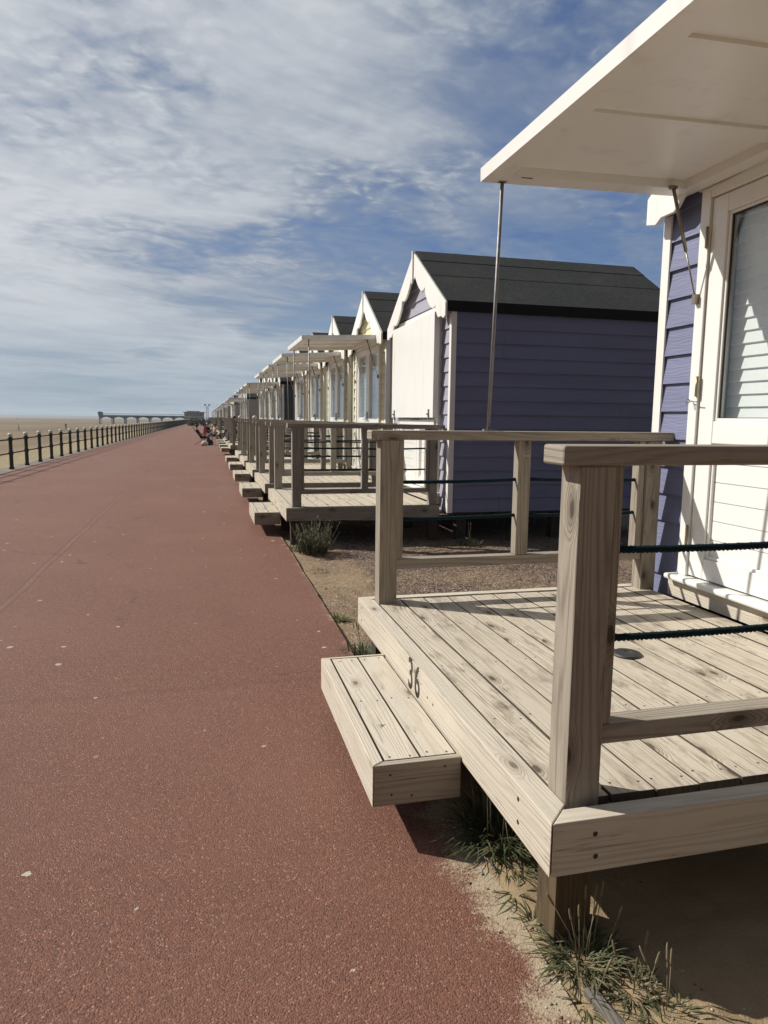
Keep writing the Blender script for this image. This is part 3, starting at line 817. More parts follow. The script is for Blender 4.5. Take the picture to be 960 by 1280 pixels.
    if hero:
        for zz_ in (2.39, 1.60, .77):
            hg = MB(); hg.box(-.0625, -.0548, .826, .844, zz_ - .055, zz_ + .055, 2); hg.tube([(-.064, .835, zz_ - .055), (-.064, .835, zz_ + .055)], .006, 8)
            S.part('hinge', hg, BRASS, fo)
        hk = MB(); hk.tube([(-.056, .868, 1.52), (-.075, .868, 1.52)], .003, 6)
        hk.tube([(-.075 - .012 + .012 * math.cos(t / 10 * math.tau), .868, 1.52 + .012 * math.sin(t / 10 * math.tau)) for t in range(11)], .0026, 6)
        hk.tube([(-.075, .868, 1.52), (-.075, .835, 1.518), (-.074, .80, 1.514)], .0028, 6)
        S.part('hook', hk, STRUT, fo)
    # two stable doors: glazed above, boarded below
    for a, b in ((.004, .828), (-.828, -.004)):
        zb, zt, zm0, zm1 = .540, 2.590, 1.290, 1.410; sw_ = .115; xf, xb = -.040, .025
        d_ = MB(); d_.box(xf, xb, a, a + sw_, zb, zt, 2); d_.box(xf, xb, b - sw_, b, zb, zt, 2)
        for lo, hi in ((zb, zb + .115), (zm0, zm1), (zt - .095, zt)): d_.box(xf + .0015, xb, a + sw_, b - sw_, lo, hi, 1)
        for lo, hi in ((zb + .115, zm0), (zm1, zt - .095)):     # glazing bead
            for q0, q1 in ((a + sw_, a + sw_ + .016), (b - sw_ - .016, b - sw_)): d_.box(-.028, .0, q0, q1, lo, hi, 2)
            for q0, q1 in ((lo, lo + .016), (hi - .016, hi)): d_.box(-.0285, .0, a + sw_ + .016, b - sw_ - .016, q0, q1, 1)
        do = S.part('door', d_, UPVC, None, .005 if hero else 0)
        if hero:
            gk = MB()
            for lo, hi in ((zm1, zt - .095),):
                for q0, q1 in ((a + sw_ + .016, a + sw_ + .021), (b - sw_ - .021, b - sw_ - .016)): gk.box(-.020, -.009, q0, q1, lo + .016, hi - .016, 2)
                for q0, q1 in ((lo + .016, lo + .020), (hi - .022, hi - .016)): gk.box(-.020, -.009, a + sw_ + .016, b - sw_ - .016, q0, q1, 1)
            S.part('gasket', gk, GASKET, do)
        gm_ = MB(); gm_.box(-.010, -.004, a + sw_ + .005, b - sw_ - .005, zm1 + .004, zt - .10, 2); S.part('pane', gm_, GLASS, do)
        bl = MB(); z = zm1 + .01; sl_ = .066; bl.box(.086, .092, a + .06, b - .06, zm1 - .05, zt, 1)
        while z < zt - .05:
            bl.face([(.055, a + sw_ - .02 + .045, z + .003), (.055, b - sw_ + .02, z + .003), (.068, b - sw_ + .02, z + sl_), (.068, a + sw_ + .025, z + sl_)], 1)
            bl.face([(.055, a + sw_ + .025, z + .003), (.055, b - sw_ + .02, z + .003), (.075, b - sw_ + .02, z - .004), (.075, a + sw_ + .025, z - .004)], 1)
            z += sl_
        S.part('blind', bl, BLIND, do)
        pn = MB(); z = zb + .115; k = 6; hh = (zm0 - zb - .115) / k
        pn.box(-.004, .01, a + sw_, b - sw_, zb + .1, zm0, 1)
        for i in range(k): pn.box(-.012, -.0045, a + sw_ + .0165, b - sw_ - .0165, z + i * hh + .004, z + (i + 1) * hh, 1)
        S.part('panel', pn, UPVC, do)
        hd = MB(); yh = (a + .05) if a > 0 else (b - .05); hd.box(-.047, -.0405, yh - .013, yh + .013, 1.36, 1.52, 2); hd.tube([(-.047, yh, 1.40), (-.075, yh, 1.40), (-.075, yh + (.09 if a > 0 else -.09), 1.40)], .008, 8)
        S.part('handle', hd, STEEL, do)
    # the top-hung shutter: shut against the doors, or propped up as an awning
    CW = cw; CLN = 1.225
    sh = MB()
    hx, hz = -.062, 2.652
    if state == 'shut':
        Mh = Matrix.Translation((hx - .004, 0, hz)) @ Matrix.Rotation(rad(90), 4, 'Y')
    else:
        Mh = Matrix.Translation((hx - .004, 0, hz)) @ Matrix.Rotation(rad(180 - tilt), 4, 'Y')
    # local frame: +x from the hinge to the free edge, +z towards the outside face when shut
    # (Rotation by 180-tilt turns the outside face upwards)
    flip = -1
    def bxl(mb_, x0, x1, y0, y1, q0, q1, g_=0):
        M2 = Mh
        mb_.box(x0, x1, y0, y1, -q1, -q0, g_, 0, M2)
    bxl(sh, 0.0, .10, -CW, CW, .0, .066, 1); bxl(sh, CLN - .115, CLN, -CW, CW, .0, .066, 1)
    bxl(sh, .1002, CLN - .1152, -CW, -CW + .125, .0, .066, 0); bxl(sh, .1002, CLN - .1152, CW - .125, CW, .0, .066, 0)
    bxl(sh, .1003, CLN - .1153, -CW + .1251, CW - .1251, .045, .066, 1)
    for yr in (-.39, .20): bxl(sh, .1003, CLN - .1153, yr, yr + .135, .031, .0449, 0)
    so = S.part('shutter', sh, WHITE)
    if state == 'shut':
        cp = MB()
        for sg in (-1, 1):
            cp.box(hx - .082, hx - .070, sg * .80 - .014, sg * .80 + .014, hz - CLN - .035, hz - CLN + .10, 2)
            cp.box(hx - .10, hx - .082, sg * .80 - .010, sg * .80 + .010, hz - CLN + .03, hz - CLN + .05, 2)
        S.part('clasps', cp, STEEL, so)
        ks = MB(); ks.box(-.075, -.056, -.83, .83, 1.335, 1.395, 1); S.part('stop_rail', ks, UPVC, fo)
    else:
        tl = rad(tilt)
        def cpt(t, y, dn=0.0):   # point on the underside, t metres from the hinge
            return Vector((hx - t * math.cos(tl), y, hz - t * math.sin(tl) - dn))
        for sg in (-1, 1):
            a = cpt(.19, sg * .885); b = Vector((-.070, sg * .885, 2.08)); mid = a.lerp(b, .57)
            gs = MB(); gs.tube([a, mid], .0095, 10); gs.tube([mid, b], .0042, 8)
            gs.box(a.x - .02, a.x + .02, a.y - .012, a.y + .012, a.z - .012, a.z + .004, 0); gs.box(-.082, -.055, b.y - .014, b.y + .014, b.z - .03, b.z + .02, 2)
            S.part('gas_strut', gs, STRUT, so)
            if poles[0 if sg < 0 else 1]:
                a = cpt(1.12, sg * (CW - .028)); px = a.x + .005
                yb_ = sg * foot if foot else sg * 1.02
                pp = MB(); pp.tube([a, (px, yb_, 1.350)], .0095, 10)
                pp.box(px - .03, px + .03, yb_ - .014, yb_ + .014, 1.3425, 1.352, 0); pp.box(a.x - .02, a.x + .02, a.y - .014, a.y + .014, a.z - .004, a.z + .004, 0)
                S.part('prop_pole', pp, STEEL, so)
        if hero:
            sl = MB(); q = cpt(1.02, .92); sl.box(q.x - .03, q.x + .03, q.y - .006, q.y + .006, q.z - .002, q.z + .004, 0); S.part('latch_plate', sl, STRUT, so)
    return S


HUTGRP = 'row of beach huts along the promenade'
xw0, xw1 = 2.70, 2.755
h36 = make_hut((xw0, 2.58, 0), 'lilac', 'open', 1.3, hero=True, poles=(False, True), cw=1.03, foot=1.10).done()
tag(h36, 'lilac hut behind the deck numbered 36, its white shutter propped over white doors', 'beach hut', HUTGRP)
C0 = 9.01
h37 = make_hut((xw1, C0, 0), 'violet', 'shut', 0, hero=True, front='sunlit_front').done()
tag(h37, 'violet hut with closed white shutter and dark felt roof, side wall facing us', 'beach hut', HUTGRP)
near = [
    (C0 + 3.0, 'yellow', 2.6, 'yellow hut with raised white awning beside the violet hut'),
    (C0 + 6.0, 'olive', 3.6, 'pale olive hut next beyond the yellow hut, white awning raised'),
    (C0 + 9.0, 'yellow', 3.6, 'second yellow hut, beyond the pale olive hut, awning raised'),
    (C0 + 12.0, 'cream', 4.0, 'cream hut, last before the gap and the dark navy hut'),
]
for yc, colr, tl, lab in near:
    tag(make_hut((xw1 + .004 * (yc - C0) / 3, yc, 0), colr, 'open', tl).done(), lab, 'beach hut', HUTGRP)
second = [
    (27.4, 'navy', 'dark navy hut beyond the gap, its side wall nearly black'),
    (30.4, 'cream', 'cream hut next beyond the dark navy hut'),
    (33.4, 'sage', 'sage hut between the cream hut and the last awning of the navy group'),
    (36.4, 'white', 'white hut, last of the group that starts with the navy hut'),
]
for yc, colr, lab in second:
    tag(make_hut((xw1 + .03, yc, 0), colr, 'open', 3.2).done(), lab, 'beach hut', HUTGRP)
tag(make_hut((xw1 + .05, 49.0, 0), 'grey', 'open', 3.0).done(), 'pale grey hut with its boarded side showing behind the seated people', 'beach hut', HUTGRP)
FARLAB = 'small distant hut in the row beyond the pale grey hut'
lites = {}
for c_ in ('white', 'cream', 'blue', 'grey', 'yellow'):
    for stt in ('open', 'shut'):
        lites[c_, stt] = None
far_spots = [52.0, 55.0, 58.0] + [gst + 3.0 * k for gst in (70.5, 92.0, 113.5, 135.0, 156.5, 178.0) for k in range(4)]
for i, yc in enumerate(far_spots):
    key = (('white', 'cream', 'blue', 'grey', 'yellow')[i % 5 if i != 0 else 0], 'open' if i % 6 != 5 else 'shut')
    if lites[key] is None:
        o = lites[key] = make_hut((xw1 + .06, yc, 0), key[0], key[1], 3.0, lite=True).done()
    else:
        o = lites[key].copy(); COL.objects.link(o)
    o.location = (xw1 + .06 + .0006 * (yc - 50), yc, 0)
    tag(o, FARLAB, 'beach hut', 'distant huts far along the row')

# their decks
deckP = make_deck((0.862, C0 - L / 2, 0), False, W_OLDDECK, W_OLDDECK, W_GREY)[0].done()
tag(deckP, 'weathered deck in front of the violet hut, a green bush at its corner', 'deck', DECKGRP)
labs = ['weathered deck with grey posts in front of the yellow hut', 'weathered deck in front of the pale olive hut',
        'weathered deck in front of the second yellow hut', 'weathered deck in front of the cream hut, last before the gap']
for k, lab in enumerate(labs):
    o = copy_tree(deckP); o.location = (0.868 + .004 * k, C0 + 3.0 * (k + 1) - L / 2, 0); tag(o, lab, 'deck', DECKGRP)
labs = ['deck in front of the dark navy hut, first beyond the gap', 'deck in front of the cream hut beyond the navy one',
        'deck in front of the sage hut', 'deck in front of the white hut at the end of the navy group']
for k, lab in enumerate(labs):
    o = copy_tree(deckP); o.location = (0.875, 27.4 + 3.0 * k - L / 2, 0); tag(o, lab, 'deck', DECKGRP)
o = copy_tree(deckP); o.location = (0.88, 49.0 - L / 2, 0); tag(o, 'deck in front of the pale grey hut', 'deck', DECKGRP)
deckL = make_deck((0.88, 52.0 - L / 2, 0), False, W_OLDDECK, W_OLDDECK, W_GREY, lite=True)[0].done()
for i, yc in enumerate(far_spots):
    o = deckL if i == 0 else deckL.copy()
    if i: COL.objects.link(o)
    o.location = (0.885, yc - L / 2, 0); tag(o, 'small distant deck in front of a hut beyond the pale grey hut', 'deck', 'distant decks far along the row')

# ------------------------------------------------------------------ sea railing
rail = empty('seafront_railing', (-4.84, 19.67, 0.0), -math.atan(SK))
tag(rail, 'black iron railing with white ball caps along the sea side of the promenade', 'railing')
pm = MB(); pm.lathe([(.060, 0.0), (.064, .02), (.060, .05), (.049, .075), (.047, .36), (.059, .375), (.061, .42), (.059, .455), (.047, .47), (.045, .72), (.060, .735), (.062, .80), (.054, .825), (.04, .83)], (0, 0, 0), 12)
post0 = pm.build('post', BLACKPAINT, rail)
cm = MB(); cm.lathe([(.034, .828), (.048, .842), (.060, .862), (.061, .882), (.050, .908), (.022, .922)], (0, 0, 0), 12); cap0 = cm.build('cap', CAPWHITE, post0)
SP = 1.565
for k in range(100):
    p = post0 if k == 0 else post0.copy()
    if k:
        COL.objects.link(p); c_ = cap0.copy(); COL.objects.link(c_); c_.parent = p
    p.location = (0, -1.5 * SP * 2 + .25 + k * SP, 0.012)
for zr in (.425, .77):
    tb = MB(); tb.tube([(0, -30, zr), (0, 60, zr), (0, 155, zr), (0, 235, zr)], .017, 8); tb.build('rail', BLACKPAINT, rail)
xm = MB()
for k in range(100, 134): xm.lathe([(.05, 0.0), (.04, .1), (.04, .7), (.052, .75), (.045, .9)], (0, -1.5 * SP * 2 + .25 + k * SP, 0.012), 6)
o = xm.build('posts', BLACKPAINT, rail); o['kind'] = 'stuff'

# ------------------------------------------------------------------ pier, pavilion, light tower, planting at the far end
PY = 310.0
pier = empty('pier', (0, PY, 0)); tag(pier, 'long dark iron pier on arched legs reaching out over the beach', 'pier')
x0p, x1p = -42.0, -8.0
dk = MB(); dk.box(x0p, x1p, 0, 5, 1.15, 1.75, 0); dk.build('deck', PIERTEAL, pier)
rl = MB()
for yy in (0.1, 4.9):
    rl.box(x0p, x1p, yy - .05, yy + .05, 2.30, 2.42, 0)
    for k in range(35): rl.box(x0p + k * 1.0 - .04, x0p + k * 1.0 + .04, yy - .04, yy + .04, 1.75, 2.30, 2)
rl.build('railing', PIERLIGHT, pier)
ks = MB(); ks.box(x0p - .3, x0p + 1.2, 0.4, 4.6, 1.76, 2.75, 0); ks.prism([(x0p - .6, 2.75), (x0p + 1.5, 2.75), (x0p + .45, 3.2)], 1, 0.2, 4.8, 0); ks.build('kiosk', PIERTEAL, pier)
nb = 7; bay = (x1p - x0p) / nb
for k in range(nb + 1):
    lg = MB(); xx = x0p + k * bay
    for yy in (0.3, 4.7): lg.tube([(xx + .2, yy, -3.2), (xx + .2, yy, 1.15)], .17, 8)
    lg.box(xx - .05, xx + .45, .3, 4.7, .2, .35, 1)
    if k in (1, 2, 3, 4): lg.tube([(xx + 1.0, 0.3, -3.2), (xx + 1.0, 0.3, 1.15)], .13, 8)
    lg.build('pillar', PIERTEAL, pier)
for k in range(nb):
    ar = MB(); xa = x0p + k * bay + .2; N = 10
    for yy in (0.15, 4.75):
        lo = [(xa + bay * i / N, 0.0 + 1.05 * math.sin(math.pi * i / N) ** .6) for i in range(N + 1)]
        ar.prism([(xa, 1.16)] + lo + [(xa + bay, 1.16)], 1, yy, yy + .12, 0)
    ar.build('arch', PIERTEAL, pier)

pav = empty('pavilion', (0, PY - 4, 0)); tag(pav, 'low green pavilion with flat grey roof at the landward end of the pier', 'pavilion')
wl = MB(); wl.box(-8.2, -0.2, 0, 7, -2, 3.2, 0); wl.build('wall', PIERGREEN, pav)
rf = MB(); rf.box(-8.7, .3, -.6, 7.5, 3.2, 3.5, 0); rf.box(-7.2, -2.0, 1, 6, 3.5, 3.85, 0); rf.build('roof', PIERROOF, pav)
WPAV = plain('pavilion_window_glass', (0.20, 0.22, 0.22), 0.2)
for k in range(6):
    wn = MB(); wn.box(-7.8 + k * 1.27, -6.95 + k * 1.27, -.06, -.01, 1.9, 2.75, 0); wn.build('window', WPAV, pav)
bd = MB(); bd.box(-8.25, -.15, -.05, -.005, 1.2, 1.6, 0); bd.build('band', PIERLIGHT, pav)

tw = empty('light_tower', (0.9, 262, 0)); tag(tw, 'pale lattice tower carrying two floodlights above the far end of the huts', 'tower')
lt = MB(); H = 5.2
for sx in (-.42, .42):
    for sy in (-.42, .42): lt.tube([(sx, sy, -1), (sx * .8, sy * .8, H)], .085, 6)
for k in range(8):
    za, zb = k * H / 8, (k + 1) * H / 8
    for sy in (-.38, .38): lt.tube([(-.40, sy, za), (.38, sy, zb)], .05, 5); lt.tube([(.40, sy, za), (-.38, sy, zb)], .05, 5)
lt.build('lattice', TOWERGREY, tw)
for sx in (-1, 1):
    fl_ = MB(); fl_.tube([(sx * .25, 0, H), (sx * .65, 0, H + .35)], .05, 6); fl_.box(sx * .72 - .32, sx * .72 + .32, -.22, .22, H + .25, H + .72, 0); fl_.build('floodlight', PIERTEAL, tw)


def leafy(name, mb_, mats, loc, label, cat, group=None, stem=None):
    o = mb_.build(name, mats); o.location = loc
    return tag(o, label, cat, group)


def blade(mb_, base, dirv, h, w, bend, m=0, segs=4):
    """a curved tapering leaf."""
    d_ = Vector((dirv[0], dirv[1], 0)); d_ = d_.normalized() if d_.length > 1e-6 else Vector((1, 0, 0)); side = Vector((-d_.y, d_.x, 0))
    pts = []
    for i in range(segs + 1):
        f = i / segs
        p = Vector(base) + d_ * (h * bend * f ** 1.5) + Vector((0, 0, h * (f - bend * .62 * f * f)))
        ww = w * (0.45 + 1.3 * f) * (1 - f) ** .65 if f < 1 else 0.0
        pts.append((p, ww))
    for i in range(segs):
        (p, a), (q, b) = pts[i], pts[i + 1]
        if b > 0: mb_.face([p - side * a, p + side * a, q + side * b, q - side * b], 2, m, True)
        else: mb_.face([p - side * a, p + side * a, q], 2, m, True)


def tuft(n, spread, h, w, bend, stalks=0, ms=(0, 1)):
    mb_ = MB()
    for i in range(n):
        a = rnd.random() * math.tau; r = spread * math.sqrt(rnd.random()); b = (r * math.cos(a), r * math.sin(a), -.01)
        aa = a + rnd.gauss(0, .7)
        blade(mb_, b, (math.cos(aa), math.sin(aa)), h * rnd.uniform(.5, 1.15), w * rnd.uniform(.6, 1.2), bend * rnd.uniform(.4, 1.35), rnd.choice(ms))
    for i in range(stalks):
        a = rnd.random() * math.tau; r = spread * .8 * rnd.random(); b = Vector((r * math.cos(a), r * math.sin(a), 0)); hh = h * rnd.uniform(1.1, 1.9); le = Vector((math.cos(a), math.sin(a), 0)) * hh * rnd.uniform(.05, .45)
        pts = [b, b + le * .35 + Vector((0, 0, hh * .5)), b + le + Vector((0, 0, hh))]
        mb_.tube(pts, [.0016, .0013, .001], 5, 2); q = pts[-1]; up_ = (pts[-1] - pts[-2]).normalized()
        mb_.tube([q - up_ * .002, q + up_ * .008, q + up_ * .034, q + up_ * .042], [.0012, .0034, .003, .0008], 6, 2)
    return mb_


GM = [LEAF_GRASS, LEAF_DRY, STALK]
TG = 'weeds growing along the promenade edge'
leafy('plantain_tuft', tuft(520, .115, .165, .0042, .85, 20), GM, (.935, 2.05, 0), 'dense dark plantain tuft growing under the deck beside the step', 'weed', TG)
leafy('plantain_tuft', tuft(60, .04, .085, .004, 1.0, 2), GM, (.915, 1.88, 0), 'smaller plantain tuft between the step tuft and the corner leg', 'weed', TG)
leafy('plantain_tuft', tuft(330, .075, .09, .0040, 1.05, 9, (0, 1, 1, 2)), GM, (.935, 1.50, 0), 'spreading plantain clump at the foot of the corner leg', 'weed', TG)
leafy('plantain_tuft', tuft(130, .05, .07, .0038, 1.2, 4, (0, 1, 1, 2)), GM, (1.0, 1.375, 0), 'flat grey-green plantain beside the half-buried plank', 'weed', TG)
leafy('plantain_tuft', tuft(40, .035, .05, .0035, 1.25, 2, (0, 1, 1)), GM, (.868, 1.37, 0), 'thin plantain on the sand left of the half-buried plank', 'weed', TG)
leafy('plantain_tuft', tuft(16, .012, .07, .0045, 1.4, 0, (0, 1)), GM, (.868, 1.655, 0.004), 'small star-shaped rosette on the sand left of the corner leg', 'weed', TG)
leafy('plantain_tuft', tuft(14, .012, .065, .0045, 1.4, 0, (0, 1)), GM, (.865, 1.775, 0.004), 'small star-shaped rosette on the sand above the first rosette', 'weed', TG)
leafy('plantain_tuft', tuft(120, .055, .065, .0035, 1.1, 4, (0, 1, 1, 2)), GM, (1.03, 1.28, 0), 'plantain tuft at the bottom edge of the picture on the sand', 'weed', TG)
leafy('plantain_tuft', tuft(150, .09, .115, .0055, .7, 6, (0, 1, 1)), GM, (.895, 4.02, -.03), 'grey-green clump beyond the step against the deck end', 'weed', TG)
leafy('weed_tuft', tuft(110, .055, .085, .006, .8), [LEAF_LIME, LEAF_DRY, STALK], (.90, 4.86, -.04), 'bright green weed at the asphalt edge before the deck', 'weed', TG)
leafy('weed_tuft', tuft(60, .06, .05, .006, 1.0), [LEAF_LIME, LEAF_LIME, STALK], (1.02, 5.75, -.04), 'low bright green weed on the gravel halfway to the next deck', 'weed', TG)
leafy('weed_tuft', tuft(90, .10, .055, .006, 1.0), [LEAF_DRY, LEAF_GRASS, STALK], (1.02, 6.45, -.04), 'low grey-green weed on the gravel just before the bush', 'weed', TG)
leafy('weed_tuft', tuft(110, .11, .10, .006, .8, 4), [LEAF_DRY, LEAF_GRASS, STALK], (.955, 7.62, -.04), 'low brownish weed left of the bush at the deck corner', 'weed', TG)
leafy('weed_tuft', tuft(140, .12, .14, .006, .6, 4), [LEAF_DRY, LEAF_BUSH, STALK], (2.95, 7.55, -.04), 'dark weed tuft at the base of the violet side wall', 'weed', TG)
# wiry bush at the corner of the next deck
bm_ = MB()
for i in range(190):
    a = rnd.random() * math.tau; r = .15 * math.sqrt(rnd.random()); b = Vector((r * math.cos(a), r * math.sin(a), 0)); hh = rnd.uniform(.10, .47) * rnd.uniform(.75, 1) * (1 - .25 * r / .17)
    le = Vector((math.cos(a), math.sin(a), 0)) * hh * rnd.uniform(.05, .5)
    tip = b + le + Vector((0, 0, hh)); bm_.tube([b, b + le * .4 + Vector((0, 0, hh * .55)), tip], [.003, .002, .001], 4, 1)
    for k in range(15):
        f = rnd.uniform(.12, 1.0); p = b.lerp(tip, f); aa = rnd.random() * math.tau
        blade(bm_, p, (math.cos(aa), math.sin(aa)), rnd.uniform(.03, .055), .0045, rnd.uniform(.2, .8), 0, 2)
leafy('bush', bm_, [LEAF_BUSH, STALK], (1.10, 7.34, -.04), 'wiry green bush at the corner of the deck before the violet hut', 'bush')

# small stones and shell bits lying on the sand
pb = MB()
for i in range(420):
    x_ = .74 + abs(rnd.gauss(0, .28)); y_ = rnd.uniform(1.0, 2.6) if i % 3 else rnd.uniform(3.9, 7.4)
    if x_ > 1.9: continue
    r_ = rnd.uniform(.0016, .0055) * (1.6 if rnd.random() < .06 else 1); c_ = Vector((x_, y_, max(0.0, sand_z(x_, y_)) + r_ * .2 if y_ < 2.6 else sand_z(x_, y_) + r_ * .2)); m_ = rnd.choice((0, 0, 1, 2))
    R_ = Matrix.Rotation(rnd.random() * 6.28, 4, 'Z'); sx, sy, sz = rnd.uniform(.7, 1.5), rnd.uniform(.7, 1.2), rnd.uniform(.4, .8)
    P6 = [c_ + R_ @ Vector(q) * r_ for q in ((sx, 0, 0), (0, sy, 0), (-sx, 0, 0), (0, -sy, 0), (0, 0, sz), (0, 0, -sz))]
    for a_, b_ in ((0, 1), (1, 2), (2, 3), (3, 0)): pb.face([P6[a_], P6[b_], P6[4]], 0, m_, True); pb.face([P6[b_], P6[a_], P6[5]], 0, m_, True)
tag(pb.build('pebbles', [plain('brown_stone', (0.17, 0.12, 0.08)), plain('grey_stone', (0.24, 0.22, 0.19)), plain('pale_shell', (0.52, 0.47, 0.38))]), kind='stuff')

# half-buried weathered plank at the sand edge
mb = MB(); Mp = Matrix.Translation((.905, 1.30, .006)) @ Matrix.Rotation(rad(9), 4, 'Z') @ Matrix.Rotation(rad(4), 4, 'X')
mb.box(-.016, .016, -.20, .10, -.03, .006, 1, 0, Mp)
tag(mb.build('timber_edging', W_PLANK, None, .004), 'silver weathered plank half buried in the sand beside the promenade', 'plank')
# twigs on the sand
for (x_, y_, a_, l_, lab) in ((.905, 1.70, 70, .11, 'dry pale stick on the sand beside the corner leg'), (.862, 1.60, 120, .10, 'dry brown stick lying left of the corner leg'), (.84, 1.92, 100, .09, 'thin dry straw on the sand near the step tuft')):
    q = MB(); dv = Vector((math.cos(rad(a_)), math.sin(rad(a_)), 0)) * l_ / 2; c_ = Vector((0, 0, .012))
    q.tube([c_ - dv, c_ + Vector((.004, 0, .004)), c_ + dv], [.0025, .003, .0016], 6)
    o = q.build('twig', W_PLANK); o.location = (x_, y_, 0.004); tag(o, lab, 'twig', 'dry twigs on the sand')

# shrubs on the promenade far ahead
def shrub(w, h, n, mats):
    mb_ = MB()
    for i in range(9):
        a = rnd.random() * math.tau; mb_.tube([(0, 0, -.05), (w * .3 * math.cos(a), w * .3 * math.sin(a), h * .5), (w * .6 * math.cos(a), w * .6 * math.sin(a), h * .85)], [.04, .03, .015], 5, 1)
    cl_ = [(rnd.uniform(-w, w) * .8, rnd.uniform(-w, w) * .6, rnd.uniform(.15, .8) * h, rnd.uniform(.25, .5) * w) for _ in range(16)]
    for i in range(n):
        cx, cy, cz, cr = rnd.choice(cl_); v_ = Vector((rnd.gauss(0, 1), rnd.gauss(0, 1), rnd.gauss(0, .8))).normalized() * cr * rnd.uniform(.6, 1.05)
        p = Vector((cx, cy, cz)) + v_
        if p.z < 0: continue
        q = Vector((rnd.gauss(0, 1), rnd.gauss(0, 1), rnd.gauss(0, 1))).normalized(); t_ = q.orthogonal().normalized(); s_ = rnd.uniform(.06, .12)
        mb_.face([p - q * s_, p + t_ * s_ * .5, p + q * s_, p - t_ * s_ * .5], 2, 0)
    return mb_


for k, (x_, y_, w_, h_, lab) in enumerate((( -1.9, 118, .95, .95, 'low dark shrub at the promenade end beside two walkers'), (-.5, 121, .9, 1.35, 'taller dark shrub below the floodlight tower'), (.65, 118, .8, 1.0, 'dark shrub right of the floodlight tower'), (1.7, 120, .8, 1.3, 'dark shrub close to the last huts'))):
    o = shrub(w_, h_, 1500, None).build('shrub', [LEAF_DARK if k != 1 else LEAF_BUSH, W_STUMP]); o.location = (x_, y_, 0); tag(o, lab, 'shrub', 'shrubs far ahead on the promenade')

# ------------------------------------------------------------------ people
SKIN = plain('skin', (0.46, 0.29, 0.21), 0.55, 0.15); HAIRD = plain('dark_hair', (0.018, 0.014, 0.012), 0.5); HAIRG = plain('grey_hair', (0.42, 0.40, 0.37), 0.6)
CBLACK = plain('black_cloth', (0.012, 0.012, 0.014), 0.85); CPINK = plain('pink_cloth', (0.50, 0.27, 0.25), 0.85); CJEAN = plain('dark_trousers', (0.035, 0.04, 0.055), 0.85)
CWHITE = plain('white_cloth', (0.68, 0.66, 0.62), 0.8, 0.2); CGREY = plain('grey_cloth', (0.16, 0.15, 0.145), 0.85); CRED = plain('magenta_cloth', (0.42, 0.05, 0.11), 0.75); SHOE = plain('dark_shoes', (0.03, 0.025, 0.022), 0.6)


